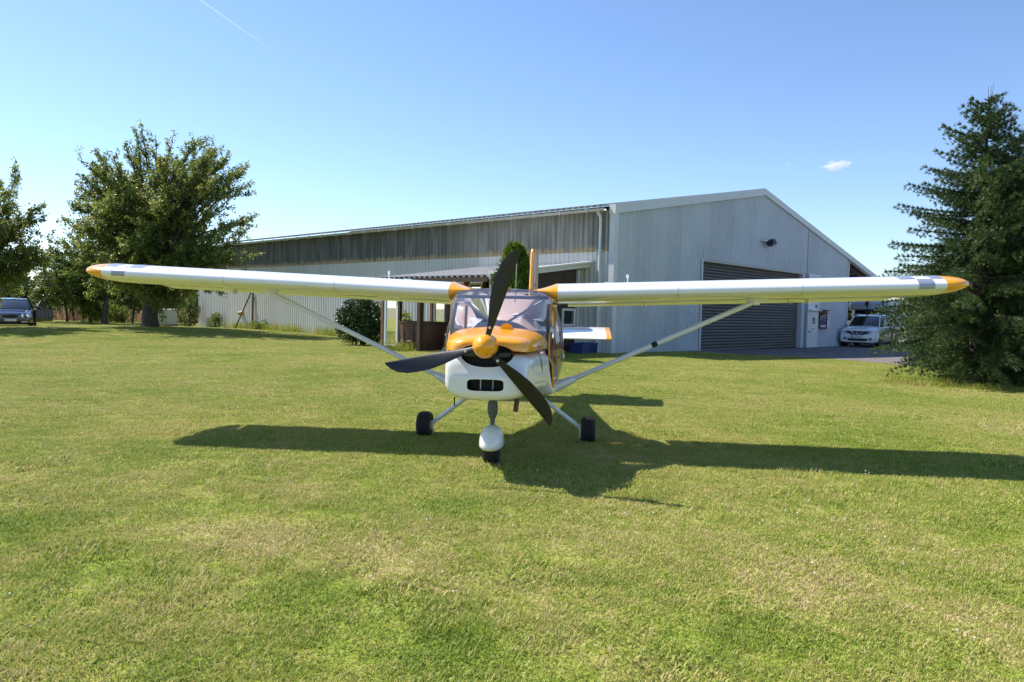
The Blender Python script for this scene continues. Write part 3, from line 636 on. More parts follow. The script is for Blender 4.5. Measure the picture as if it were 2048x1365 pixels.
# cabin: glare shield, braces, cross tube, seats, rear trim
gs = MB(); gs.loft([[(.36 * math.cos(t) * k, y, 1.08 + .27 * k2 * max(0, math.sin(t)) ** .8) for t in np.linspace(0, math.pi, 25)] for y, k, k2 in ((-.36, .92, .86), (-.32, 1, .95), (-.2, 1, 1), (-.14, .96, .95))])
gs.build('instrument_panel', mat('grey_panel', (.55, .57, .60), .6), plane, True, 50)
M_tube = mat('blue_grey_tube', (.10, .14, .20), .4)
for s in (-1, 1): MB().tube([(s * .02, -.33, 1.29), (s * .43, .02, 1.565)], .013, 8).build('cabin_brace', M_strut, plane, True)
MB().tube([(-.47, .03, 1.585), (.47, .03, 1.585)], .017, 8).build('cross_tube', M_tube, plane, True)
M_seat = mat('seat_fabric', (.38, .40, .46), .9)
for s in (-1, 1):
    st = empty('seat', (s * .25, .35, .69)); st.parent = plane
    bevel(MB().box((0, 0, .08), (.42, .45, .14)).build('cushion', M_seat, st), .04); bevel(MB().box((0, .22, .31), (.42, .12, .46), rot=Matrix.Rotation(R(-12), 3, 'X')).build('backrest', M_seat, st), .05)
MB().box((0, .95, .96), (.98, .02, .5)).build('rear_trim', mat('orange_trim', (.70, .42, .34), .8), plane)
MB().grid([[(x, y, z - .18 * abs(x) / w * .5) for x in np.linspace(-w, w, 9)] for y, z, w in ((1.0, 1.66, .50), (1.3, 1.58, .45), (1.6, 1.48, .40), (1.85, 1.40, .34))]).build('rear_window', M_rw, plane, True, 80)
for sx in (-1, 1): MB().grid([[(sx * (.52 - .10 * t * .9), .98 + .85 * t, z0 + (z1 - z0) * v) for v in (0, .5, 1)] for t, z0, z1 in ((0, 1.2, 1.57), (.5, 1.26, 1.47), (1, 1.33, 1.36))]).build('rear_side_window', M_rw, plane, True, 80)
MB().box((.035, -.03, 1.66), (.11, .01, .055)).build('sun_visor', mat('amber_visor', (.75, .32, .15), .5), plane)
# doors: bulged acrylic with an orange frame
for s in (-1, 1):
    dr = empty('door', (0, 0, 0)); dr.parent = plane
    P = []
    for i in range(15):
        v = i / 14; z = .69 + .82 * v; yf = -.10 - .24 * (1 - abs(v - .47) / .53) ** 1.0 if v < .47 else -.34 + .34 * ((v - .47) / .53); row = []
        for j in range(17):
            u = j / 16; y = yf + (.95 - yf) * u
            x0 = .535 - .02 * v - .03 * (1 - u) * (v > .3); b = .125 * math.sin(math.pi * min(1, u * 1.02)) ** .8 * math.sin(math.pi * (.08 + .84 * v)) ** .9
            row.append((s * (x0 + b), y, z))
        P.append(row)
    MB().grid(P).build('door_pane', M_dg, dr, True, 80)
    fr = MB(); fr.tube([P[i][0] for i in range(14, -1, -1)] + [P[0][j] for j in range(0, 17, 2)] + [P[i][16] for i in range(15)] + [P[14][j] for j in range(16, -1, -2)], .017, 8)
    fr.build('door_frame', M_or, dr, True, 60)
    MB().tube([Vector(P[i][0]) + Vector((-s * .012, -.028, 0)) for i in range(0, 15)], .015, 6).build('door_gap', M_blk, dr, True)  # black tube standing in for the shaded gap ahead of the frame
    hx = P[5][6]; hd = MB(); hd.tube([(hx[0] + s * .02, hx[1] + .035 * math.cos(t), hx[2] + .055 * math.sin(t)) for t in np.linspace(0, 2 * math.pi, 15)], .007, 6); hd.tube([(hx[0] - s * .02, hx[1] + .06, hx[2] - .03), (hx[0] + s * .025, hx[1] + .06, hx[2] - .03)], .014, 8)
    hd.build('door_handle', M_alu, dr, True)
# wings
def naca(t=.15, m=.03, p=.4, n=26):
    xs = [.5 * (1 - math.cos(math.pi * i / n)) for i in range(n + 1)]; up_, lo_ = [], []
    for x in xs:
        yt = 5 * t * (.2969 * math.sqrt(x) - .126 * x - .3516 * x * x + .2843 * x ** 3 - .1036 * x ** 4); yc = m / p ** 2 * (2 * p * x - x * x) if x < p else m / (1 - p) ** 2 * (1 - 2 * p + 2 * p * x - x * x)
        up_.append((x, yc + yt)); lo_.append((x, yc - yt))
    return up_, lo_
UP, LOW = naca(.155, .032); CH, INC = 1.32, R(4.2)
def wp(x, c, zt, s=1, yo=0):
    yy, zz = c * CH, zt * CH
    return (s * x, yy * math.cos(INC) + zz * math.sin(INC), 1.6094 + .0381 * x - yy * math.sin(INC) + zz * math.cos(INC))
def af(lst, x): return float(np.interp(x, [q[0] for q in lst], [q[1] for q in lst]))
M_seam = mat('seam_grey', (.45, .45, .44), .5)  # grey strips marking the wing skin joints
M_chk = mat('silver_foil', (.36, .39, .47), .25, metal=.4)
for s in (-1, 1):
    wg = empty('wing', (0, 0, 0)); wg.parent = plane
    hinge = .76
    prof = [q for q in UP[::-1] if q[0] < hinge]; prof = [(hinge, af(UP, hinge))] + prof + [q for q in LOW[1:] if q[0] < hinge] + [(hinge, af(LOW, hinge))]
    MB().loft([[wp(x, c, z, s) for c, z in prof] for x in np.linspace(.565, 4.37, 9)]).build('main_panel', M_pw, wg, True, 50)
    fp = [(1.0, af(UP, 1) + .0)] + [(c, af(UP, c)) for c in (.95, .9, .85, .8)] + [(.775, af(UP, .8) - .004), (.77, (af(UP, .77) + af(LOW, .77)) / 2), (.775, af(LOW, .8) + .004)] + [(c, af(LOW, c)) for c in (.8, .85, .9, .95, 1.0)]
    def dro(c, z, a=R(6)): dx = c - .77; return (.77 + dx * math.cos(a) + z * math.sin(a) * .2, z - dx * math.sin(a))
    MB().loft([[wp(x, *dro(c, z), s) for c, z in fp] for x in np.linspace(.66, 4.28, 6)]).build('flaperon', M_pw, wg, True, 50)
    full = UP[::-1] + LOW[1:]
    rings = []
    for q in np.linspace(0, 1, 12):
        k = max(.02, math.sqrt(max(0, 1 - q ** 2.2))); kc = max(.04, (1 - q ** 2.4) ** .5); x = 4.372 + .335 * q
        rings.append([wp(x, .30 + (c - .30) * kc - .0 * q, (z - .035) * k * (1 - .15 * q) + .035 + .005 * q, s) for c, z in full])
    MB().loft(rings).build('wing_tip', M_or, wg, True, 60)
    tip = wp(4.372 + .335, .22, .03, s); MB().lathe([(-.02, .012), (.01, .016), (.03, .010), (.035, .001)], 10, 'x', c=(tip[0] + s * .005, tip[1], tip[2])).build('tip_light', glassmat('lamp_lens', (.9, .9, .9)), wg, True)
    rings = []
    for q in np.linspace(0, 1, 12):
        x = .563 - .30 * q; k = (1 - q) ** .8 * 1.0 + .07; zc0 = .036; e = q ** 1.5
        r = []
        for c, z in full:
            px, py, pzz = wp(x, c, zc0 + (z - zc0) * k, s); zt = 1.668 + (z - zc0) * CH * .12
            r.append((px, py - .02 * (1 - q) * 0 + .03 * e, pzz + (zt - pzz) * e if c < .8 else pzz + (zt - pzz) * e))
        rings.append(r)
    MB().loft(rings).build('root_fairing', M_or, wg, True, 60)
    def patch(x0, x1, pts):
        P = []
        for x in np.linspace(x0, x1, 4):
            row = []
            for q, (c, z) in enumerate(pts):
                a, b = pts[max(q - 1, 0)], pts[min(q + 1, len(pts) - 1)]; dc, dz = b[0] - a[0], b[1] - a[1]; L = math.hypot(dc, dz)
                row.append(wp(x, c - dz / L * .0018, z + dc / L * .0018, s))
            P.append(row)
        MB().grid(P).build('checker_square', M_chk, wg, True, 80)
    cc = [(c, af(LOW, c)) for c in (.010, .006, .003, .0015)] + [(0, 0)] + [(c, af(UP, c)) for c in (.0015, .003, .006, .010, .016, .024, .034, .046, .06)]; hi = [(c, af(UP, c)) for c in np.linspace(.06, .30, 12)]
    patch(4.105, 4.255, cc); patch(3.955, 4.105, hi); patch(4.255, 4.37, hi)
    ring = UP[:20][::-1] + LOW[1:20]
    for x in (1.78, 3.0):
        MB().grid([[wp(x + dx, c, z + .0012 * (1 if q < 20 else -1), s) for q, (c, z) in enumerate(ring)] for dx in (0, .006)]).build('skin_seam', M_seam, wg, True, 80)
    fc = wp(1.1, .34, af(UP, .34), s); MB().lathe([(-.01, .045), (.012, .045), (.016, .03), (.016, .0)], 16, 'z', c=fc).build('fuel_cap', M_alu, wg, True)
    # strut cuff, tank vent, tie-down, hinges under the wing
    cu = wp(2.62, .27, af(LOW, .27), s)
    MB().loft([[(cu[0] + dx * k + s * .01 * h, cu[1] + dy * k, cu[2] + .012 - .075 * h) for dx, dy in [(.13 * math.cos(t) * (1 if h < .5 else .55), .075 * math.sin(t)) for t in np.linspace(0, 2 * math.pi, 20)[:-1]]] for h, k in ((0, 1.1), (.3, .85), (.7, .62), (1, .55))]).build('strut_cuff', M_pw, wg, True, 60)
    v = wp(1.30, .30, af(UP, .30), s); MB().tube([(v[0], v[1], v[2] - .01), (v[0], v[1], v[2] + .05)], .006, 6).tube([(v[0], v[1], v[2] + .05), (v[0], v[1], v[2] + .085)], .014, 8).build('tank_vent', M_pw, wg, True)
    for x in (1.55, 3.35): h = wp(x, .74, af(LOW, .74), s); MB().box((h[0], h[1] + .03, h[2] - .022), (.018, .13, .055)).build('flaperon_hinge', M_alu, wg)
    h = wp(3.05 if s > 0 else 3.9, .45, af(LOW, .45), s); MB().tube([(h[0] + .03 * math.cos(t), h[1], h[2] - .02 + .03 * math.sin(t)) for t in np.linspace(0, 2 * math.pi, 11)], .006, 5).build('tie_down_ring', M_alu, wg, True)
    # lift strut
    stp = [(s * .585, .42, .645), (s * 2.62, .375, cu[2] - .03)]
    so = MB().tube(stp, .026, 14, flat=2.0, up=(0, 0, 1)).build('wing_strut', M_strut, plane, True, 60)
    a, b = Vector(stp[0]), Vector(stp[1]); MB().tube([a + (b - a) * -.02, a + (b - a) * .06, a + (b - a) * .09], [.06, .045, .032], 14, flat=1.7).build('strut_fairing', M_pw, so, True, 60)
    if s > 0: MB().tube([a + (b - a) * .485, a + (b - a) * .512], .029, 14, flat=1.9).build('tape_band', M_blk, so, True)
    # main gear
    lg = MB().tube([(s * .30, .45, .575), (s * .845, .626, .155)], .024, 10).build('gear_leg', M_strut, plane, True, 60)
    wh = empty('main_wheel', (s * .92, .626, .142)); wh.parent = plane
    MB().lathe([(-.055, .075), (-.075, .10), (-.078, .118), (-.062, .138), (-.036, .146), (-.034, .141), (-.028, .141), (-.026, .147), (-.004, .147), (-.003, .142), (.003, .142), (.004, .147), (.026, .147), (.028, .141), (.034, .141), (.036, .146), (.062, .138), (.078, .118), (.075, .10), (.055, .075)], 36, 'x').build('tyre', M_tyre, wh, True, 60)
    MB().lathe([(-.05, .01), (-.052, .05), (-.05, .08), (.05, .08), (.052, .05), (.05, .01)], 20, 'x').build('rim', M_alu, wh, True, 40)
    MB().lathe([(-.10 * 1, .0), (-.095, .03), (.03, .03)], 12, 'x', c=(0, 0, 0)).box((-s * .085, 0, -.0), (.03, .09, .10)).box((-s * .09, .03, -.075), (.02, .03, .06)).build('brake', M_alu, wh)
# propeller
pr = empty('propeller', (0, -1.4143, 1.1415)); pr.parent = plane
MB().lathe([(-.12, .0), (-.119, .010), (-.105, .038), (-.075, .069), (-.03, .093), (.03, .106), (.10, .108), (.125, .108), (.128, .10), (.128, .0)], 40, 'y').build('spinner', M_or, pr, True, 50)
PR = [(.10, .058, 0, 40, .5), (.16, .066, 0, 38, .36), (.24, .088, -.004, 34, .22), (.36, .125, -.012, 28, .15), (.48, .148, -.016, 23, .12), (.60, .150, -.012, 19, .10), (.70, .138, -.004, 16, .09), (.78, .110, .012, 14, .09), (.83, .072, .032, 13, .08), (.86, .032, .052, 12, .08), (.872, .006, .064, 12, .08)]
bl = MB(); rings = []
for (r, c, sft, tw, th) in PR:
    ring = []; b = R(tw)
    for k in range(16):
        t = 2 * math.pi * k / 16; xi = .46 * math.cos(t) * c; et = .46 * math.sin(t) * c * th
        ring.append((sft + xi * math.cos(b) - et * math.sin(b), .03 + xi * math.sin(b) + et * math.cos(b), r))
    rings.append(ring)
bl.loft(rings); bme = bl.mesh('blade', M_blade, True, 60)
bolt = MB().lathe([(-.02, .0), (-.02, .011), (.0, .013)], 10, 'y', c=(0, .0, .165)).mesh('blade_bolt', M_alu, True)
for ang in (15.5, 255.0, 135.2):
    o = link('blade', bme, pr); o.rotation_euler = (0, R(ang), 0); q = link('blade_bolt', bolt, o)
# nose gear with its fairing
ng = empty('nose_wheel', (0, -.697, .142)); ng.parent = plane
MB().lathe([(-.05, .07), (-.07, .10), (-.072, .118), (-.055, .138), (-.032, .143), (-.030, .139), (-.025, .139), (-.023, .145), (-.004, .145), (-.003, .140), (.003, .140), (.004, .145), (.023, .145), (.025, .139), (.030, .139), (.032, .143), (.055, .138), (.072, .118), (.07, .10), (.05, .07)], 36, 'x').build('tyre', M_tyre, ng, True, 60)
MB().lathe([(-.05, .0), (-.05, .075), (.05, .075), (.05, .0)], 20, 'x').build('rim', M_alu, ng, True, 40)
fa = MB(); rings = []
for q in np.linspace(0, 1, 15):
    y = -.27 + .62 * q; k = math.sin(math.pi * min(.985, max(.02, q ** .72))) ** .62; hw = .116 * k; zt = .055 + .175 * k; zb = .055 - .06 * k
    rings.append([(hw * math.copysign(abs(math.cos(t)) ** .8, math.cos(t)), y, (.055 + (zt - .055) * math.sin(t) ** .9) if math.sin(t) >= 0 else .055 + (.055 - zb) * math.sin(t)) for t in np.linspace(0, 2 * math.pi, 29)[:-1]])
fa.loft(rings); fa.build('wheel_fairing', M_pw, ng, True, 60)
MB().lathe([(.205, .022), (.29, .022), (.295, .034), (.31, .036), (.33, .044), (.35, .048), (.43, .048), (.45, .040), (.50, .034)], 16, 'z', c=(0, 0, 0)).build('leg_boot', M_boot, ng, True, 40)
MB().lathe([(.19, .018), (.55, .018)], 12, 'z', cap=True).build('leg', M_blk, ng, True)
MB().tube([(.235, -.66, .68), (.215, -.70, .50)], .024, 10).build('exhaust_pipe', mat('rusty_exhaust', (.14, .075, .055), .6, metal=.5), plane, True)
MB().tube([(-.285, -1.18, .68), (-.285, -1.17, .60)], .006, 6).build('drain_tube', M_blk, plane)
# tail
fin = MB(); 
def fring(z, y0, c, t): return [(t * math.copysign(abs(math.sin(a)) ** .9, math.sin(a)) * (1 - .35 * (.5 - .5 * math.cos(a))), y0 + c * (.5 - .5 * math.cos(a)), z) for a in np.linspace(0, 2 * math.pi, 25)[:-1]]
fin.loft([fring(1.12, 3.9, 1.0, .040), fring(1.7, 4.35, .72, .040), fring(2.40, 4.72, .42, .040), fring(2.475, 4.77, .36, .033), fring(2.495, 4.80, .28, .018)]); fin.build('fin', M_or, plane, True, 60)
ru = MB(); ru.loft([[(x + .06 * (y - y0) / c, y, z) for x, y, z in fring(z, y0, c, .030)] for z, y0, c in ((1.15, 4.93, .42), (1.8, 5.09, .42), (2.45, 5.16, .40))]); rud = ru.build('rudder', mat('copper_rudder', (.62, .36, .24), .3), plane, True, 60)
MB().box((.045, 5.06, 1.90), (.012, .05, .07)).build('rudder_mark', mat('blue_mark', (.06, .12, .28), .4), rud)
for s in (-1, 1):
    tl_ = empty('tailplane', (0, 0, 0)); tl_.parent = plane
    def tring(x, k=1): return [(s * x, 3.98 + .95 * (.5 - .5 * math.cos(a)) , 1.035 + .16 * (.5 - .5 * math.cos(a)) + k * .055 * math.sin(a) * (1 - .55 * (.5 - .5 * math.cos(a)))) for a in np.linspace(0, 2 * math.pi, 29)[:-1]]
    MB().loft([tring(.05), tring(.6), tring(1.235)]).build('stabilizer', M_pw, tl_, True, 60); MB().loft([tring(1.236, 1.06), tring(1.27, 1.06), tring(1.315, .8)]).build('stabilizer_tip', M_or, tl_, True, 60)
MB().tube([(.03, 1.2, 1.55), (.04, 1.25, 2.15)], .006, 6).build('whip_antenna', mat('antenna_grey', (.4, .42, .36), .5), plane)

# ------------------------------------------------------------------ vegetation
def px_ray(px, py):
    c, s = math.cos(PITCH), math.sin(PITCH); cr, sr = math.cos(ROLL), math.sin(ROLL); a, b = px - 1024, py - 682.5
    x = (a * cr + b * sr) / FPX; y = (-a * sr + b * cr) / FPX
    return np.array([x, c + y * s, s - y * c])
def at(px, py, Y): d = px_ray(px, py); return np.array([0, 0, CAM_H]) + d * (Y / d[1])
def leaf_quads(P, D, U, L, Wd, rng, fold=.25):
    """leaves: base P, axis D, side U, length L, width Wd -> folded two-triangle-pair blades (4 verts, 2 tris)"""
    D = unit(D); S = unit(np.cross(D, U)); N = np.cross(S, D); L = L[:, None]; Wd = Wd[:, None]
    v0 = P; v1 = P + D * L * .45 + S * Wd * .5 + N * Wd * fold; v2 = P + D * L; v3 = P + D * L * .45 - S * Wd * .5 + N * Wd * fold
    V = np.stack([v0, v1, v2, v3], 1).reshape(-1, 3); k = np.arange(len(P)) * 4
    F = np.concatenate([np.stack([k, k + 1, k + 2], 1), np.stack([k, k + 2, k + 3], 1)]); return V, F
def tubes_np(paths, n=6):
    V = []; F = []; o = 0
    for pts, rad in paths:
        pts = np.asarray(pts, float); rad = np.asarray(rad, float); d = np.gradient(pts, axis=0); d = unit(d)
        ref = np.where(np.abs(d[:, 2:3]) < .9, np.array([[0, 0, 1.]]), np.array([[1., 0, 0]])); a = unit(np.cross(d, ref)); b = np.cross(a, d)
        t = np.arange(n) * 2 * np.pi / n; ring = pts[:, None] + (a[:, None] * np.cos(t)[None, :, None] + b[:, None] * np.sin(t)[None, :, None]) * rad[:, None, None]
        m = len(pts); V.append(ring.reshape(-1, 3)); I = o + np.arange(m * n).reshape(m, n); J = np.roll(I, -1, 1)
        F.append(np.stack([I[:-1], J[:-1], J[1:], I[1:]], -1).reshape(-1, 4)); o += m * n
    return np.concatenate(V), np.concatenate(F)
def bez(a, b, c, n):
    t = np.linspace(0, 1, n)[:, None]; return (1 - t) ** 2 * a + 2 * t * (1 - t) * b + t * t * c
M_bark = mat('bark', (.055, .043, .033), .9, c2=(.10, .08, .06), scale=6, stretch=(3, 3, .7), bump=.6, bscale=18)
M_cherry = leafmat('cherry_leaves', (.075, .125, .022), (.21, .26, .055), .48, .5, .45, (.33, .28, .08))
M_hedge = leafmat('hedge_leaves', (.04, .08, .018), (.13, .18, .035), .42, .25, .5)
M_hedge2 = leafmat('light_hedge_leaves', (.07, .12, .018), (.20, .26, .045), .45, .25, .5)
M_shrub = leafmat('dark_shrub_leaves', (.018, .042, .012), (.065, .12, .028), .2, .5, .6)
M_thuja = leafmat('thuja_sprays', (.03, .07, .010), (.12, .20, .022), .3, .15, 1.2)
M_spruce = leafmat('spruce_needles', (.028, .058, .018), (.085, .135, .035), .12, .25, .8, (.15, .19, .055))
def broadleaf(name, base, lobes, trunk_h, trunk_r, seed, leafm, limbs=120, twigs=12, leaves=26, leaf=(.10, .15), up=.35, lift=.5):
    """trunk, curved limbs that end inside the given lobes, twigs along the limbs and leaves along the twigs.
    lobes: (x, y, z, radius) relative to base"""
    rng = np.random.default_rng(seed); lob = np.array(lobes, float); wt = lob[:, 3] ** 2; wt /= wt.sum()
    paths = []; top = np.array([rng.normal(0, .1), rng.normal(0, .1), trunk_h])
    cen = (lob[:, :3] * wt[:, None]).sum(0); lead = np.array([cen[0] * .7, cen[1] * .7, cen[2] + .12 * (lob[:, 2] + lob[:, 3]).max()])
    tp = bez(np.zeros(3), np.array([0, 0, trunk_h * .8]), top, 7); rad = trunk_r * np.array([1.35, 1.08, 1, .95, .9, .86, .8]); paths.append((tp, rad))
    ld = bez(top, top + (lead - top) * .5 + rng.normal(0, .3, 3), lead, 8); paths.append((ld, trunk_r * np.linspace(.8, .12, 8)))
    LP, LD, LS = [], [], []
    for i in range(limbs):
        k = rng.choice(len(lob), p=wt); d = unit(rng.normal(0, 1, 3)); end = lob[k, :3] + d * lob[k, 3] * rng.uniform(.35, 1) ** .5
        s = ld[rng.integers(0, 6)] if rng.random() < .7 else top * rng.uniform(.85, 1)
        if s[2] > end[2] + .3: s = top * 1.0
        mid = s + (end - s) * .5 + np.array([0, 0, lift * np.linalg.norm(end - s) * .25]) + rng.normal(0, .25, 3)
        pth = bez(s, mid, end, 9); ln = np.linalg.norm(end - s); r0 = trunk_r * min(.28, .05 + .025 * ln); paths.append((pth, np.linspace(r0, .012, 9)))
        for j in range(twigs):
            q = .22 + .78 * rng.random() ** .7; p0 = pth[min(8, int(q * 8))] + (pth[min(8, int(q * 8) + 1)] - pth[min(8, int(q * 8))]) * rng.random()
            out = unit(p0 - cen * .8 + rng.normal(0, 1.0, 3)); dr = unit(out + np.array([0, 0, up]) + rng.normal(0, .45, 3)); tl = rng.uniform(.4, 1.0) * min(1, .3 + lob[k, 3] * .4)
            n = leaves; u = rng.random(n) ** .8; P = p0 + dr * (u * tl)[:, None] + rng.normal(0, .05, (n, 3)) - np.array([0, 0, 1]) * (u ** 2 * tl * .12)[:, None]
            LP.append(P); LD.append(unit(dr * .6 + rng.normal(0, .75, (n, 3)) + np.array([0, 0, -.55])))
            if j % 3 == 0: paths.append((np.stack([p0, p0 + dr * tl * .5, p0 + dr * tl * .95]), np.array([.012, .008, .003])))
    P = np.concatenate(LP); D = np.concatenate(LD); n = len(P)
    V, F = leaf_quads(P, D, unit(rng.normal(0, 1, (n, 3)) + np.array([0, 0, .9])), rng.uniform(*leaf, n), rng.uniform(*leaf, n) * .55, rng)
    root = empty(name, base); rnd = np.repeat(rng.random(n), 4)
    link('crown', np_mesh('crown', V, F, leafm, rnd), root)
    tv, tf = tubes_np(paths, 6); link('trunk', np_mesh('trunk', tv, tf, M_bark, smooth=True), root)
    return root
def lobes_px(lst, Y, base, depth=1.0, seed=0):
    rng = np.random.default_rng(seed); out = []
    for (px, py, rp) in lst:
        r = rp * Y / FPX
        for s in (-1, 0, 1):
            p = at(px, py, Y) + np.array([0, s * r * depth * 1.1 + rng.normal(0, .3), 0]); out.append((p[0] - base[0], p[1] - base[1], p[2] - base[2], r * (1 if s == 0 else .8)))
    return out
base = tuple(at(300, 658, 33)); base = (base[0], base[1], float(gz(base[0], base[1])) - .02)
big = broadleaf('cherry_tree', base, lobes_px([(325, 300, 52), (225, 335, 52), (380, 330, 60), (440, 345, 55), (195, 420, 55), (320, 400, 95), (465, 410, 52), (200, 500, 60), (310, 500, 95), (440, 490, 62), (200, 560, 48), (330, 575, 55), (420, 555, 45)], 33, base, .9), 1.9, .30, 11, M_cherry, 270, 16, 32, (.09, .15), .6)
tag(big, 'big spreading cherry tree standing left of the hangar', 'tree')
base = (-22.0, 29.8, .1)
lt = broadleaf('cherry_tree', base, lobes_px([(-20, 370, 60), (30, 430, 42), (-60, 440, 80), (20, 500, 55), (-50, 540, 70), (50, 545, 28)], 29.8, base, .9, 2), 1.7, .28, 5, M_cherry, 130, 14, 30, (.09, .15), .5)
tag(lt, 'cherry tree cut by the left edge of the picture', 'tree')
base = (-25.6, 46, 0)
st = broadleaf('young_tree', base, lobes_px([(100, 490, 32), (80, 530, 38), (130, 540, 45), (170, 500, 40), (60, 570, 30), (170, 570, 34), (110, 590, 38)], 46, base, .8, 4), 1.6, .16, 21, M_hedge, 70, 10, 22, (.12, .20), .5)
tag(st, 'slender young tree between the two cherry trees', 'tree')
# hedge row of bushy saplings at the back of the lawn
M_wood = [(-33.0, 47, 2.9, M_hedge2, 'pale bushy sapling behind the dark blue car'), (-29.5, 48.5, 3.2, M_hedge, 'dark sapling in the row, behind the open car door'), (-27.2, 47.2, 2.3, M_hedge2, 'light green sapling in the row, second right of the car'),
          (-24.9, 48.0, 3.1, M_hedge, 'dark thin-stemmed sapling midway along the back row'), (-22.6, 47.4, 3.3, M_hedge, 'sapling in the back row below the left wing tip'), (-20.6, 49.0, 3.2, M_hedge, 'sapling directly behind the big tree trunk'),
          (-18.6, 48.2, 2.9, M_hedge, 'sapling in the back row just left of the hangar'), (-31.2, 52, 4.2, M_hedge, 'taller sapling rising behind the back row at the left edge')]
for k, (x, y, h, m, lab) in enumerate(M_wood):
    rng = np.random.default_rng(40 + k); lb = [(rng.normal(0, .5), rng.normal(0, .4), h * q, h * .20 + .25) for q in (.45, .6, .78, .92)] + [(rng.normal(0, .9), rng.normal(0, .5), h * .6, .7)] + ([(rng.normal(0, .5), 0, h * .25, .6)] if k % 2 == 0 else [])
    o = broadleaf('sapling', (x, y, 0), lb, h * .33, .075, 60 + k, m, 26, 9, 20, (.10, .18), .4); tag(o, lab, 'sapling', 'saplings along the back of the lawn')
def low_bushes():
    for k, (x, y, h, m, lab) in enumerate(((-30.6, 46.6, 1.3, M_hedge, 'low dark bush right of the open car door'), (-28.2, 49.6, 1.7, M_hedge, 'low bush in the gap behind the first saplings'), (-26.2, 49.2, 1.2, M_hedge2, 'low light bush between two thin stems'), (-23.6, 49.6, 1.6, M_hedge, 'low bush left of the big tree trunk'), (-18.2, 46.6, 1.5, M_hedge, 'low bush beside the pale water tank'), (-34.5, 50, 2.6, M_hedge, 'tall bush behind the grey-blue van'))):
        rg = np.random.default_rng(120 + k); tag(shrub('hedge_bush', (x, y, 0), [(rg.normal(0, .6), rg.normal(0, .3), h * q, .35 * h + .15) for q in (.25, .4, .55, .7, .4)], 130 + k, m, 1500, (.10, .17)), lab, 'bush', 'low bushes at the back of the lawn')
# shrubs
def shrub(name, base, lobes, seed, m, n, leaf, stems=7):
    rng = np.random.default_rng(seed); lob = np.array(lobes, float); w = lob[:, 3] ** 2; w /= w.sum(); k = rng.choice(len(lob), n, p=w); d = unit(rng.normal(0, 1, (n, 3)))
    P = lob[k, :3] + d * (lob[k, 3] * rng.uniform(.3, 1.1, n) ** .5 * np.where(rng.random(n) < .10, rng.uniform(1.05, 1.4, n), 1))[:, None]; keep = P[:, 2] > .02; P = P[keep]; d = d[keep]; n = len(P)
    D = unit(d * .7 + rng.normal(0, .7, (n, 3)) + np.array([0, 0, .1])); V, F = leaf_quads(P, D, unit(rng.normal(0, 1, (n, 3)) + d), rng.uniform(*leaf, n), rng.uniform(*leaf, n) * .6, rng)
    root = empty(name, base); link('foliage', np_mesh('foliage', V, F, m, np.repeat(rng.random(n), 4)), root)
    paths = []
    for i in range(stems): q = lob[rng.integers(0, len(lob))]; paths.append((bez(np.array([rng.normal(0, .1), rng.normal(0, .1), -.05]), np.array([q[0] * .3, q[1] * .3, q[2] * .7]), q[:3] + rng.normal(0, .1, 3), 6), np.linspace(.03, .008, 6)))
    tv, tf = tubes_np(paths, 5); link('stems', np_mesh('stems', tv, tf, M_bark, smooth=True), root); return root
tag(shrub('garden_shrub', (-5.35, 25.9, .10), [(0, 0, .7, .62), (-.35, .1, .95, .45), (.35, -.1, .85, .5), (-.1, 0, 1.25, .42), (.3, .1, 1.2, .38), (-.45, 0, .5, .4), (.5, 0, .45, .4), (-.66, -.1, 1.05, .2), (-.75, 0, .8, .15), (.15, 0, 1.6, .16), (-.5, .1, 1.4, .16)], 3, M_shrub, 7500, (.07, .12), 9), 'big round dark green shrub at the end of the porch', 'shrub')
tag(shrub('garden_shrub', (-4.25, 26.6, .12), [(0, 0, .5, .4), (.25, .1, .8, .35), (-.2, 0, .9, .3)], 8, M_hedge2, 1500, (.08, .13)), 'small light green shrub inside the porch window frame', 'shrub')
p = hp(-.55, 26.9); tag(shrub('wall_shrub', (p.x, p.y, 0), [(0, 0, .35, .35), (.1, .1, .65, .25)], 14, M_hedge, 900, (.08, .12)), 'small dark shrub in tree shade at the hangar wall foot', 'shrub')
p = hp(-.9, 29.4); tag(shrub('wall_shrub', (p.x, p.y, 0), [(0, 0, .5, .45), (.1, .3, 1.0, .4), (0, .2, 1.5, .3)], 15, M_hedge, 1500, (.08, .13)), 'upright dark shrub at the far end of the hangar wall', 'shrub')
p = hp(-.7, 21.6); tag(shrub('wall_shrub', (p.x, p.y, 0), [(0, 0, .25, .3), (.2, .2, .4, .25), (-.1, -.4, .3, .3)], 16, M_hedge2, 800, (.06, .10)), 'low weedy shrub right of the leaning posts', 'shrub')
low_bushes()
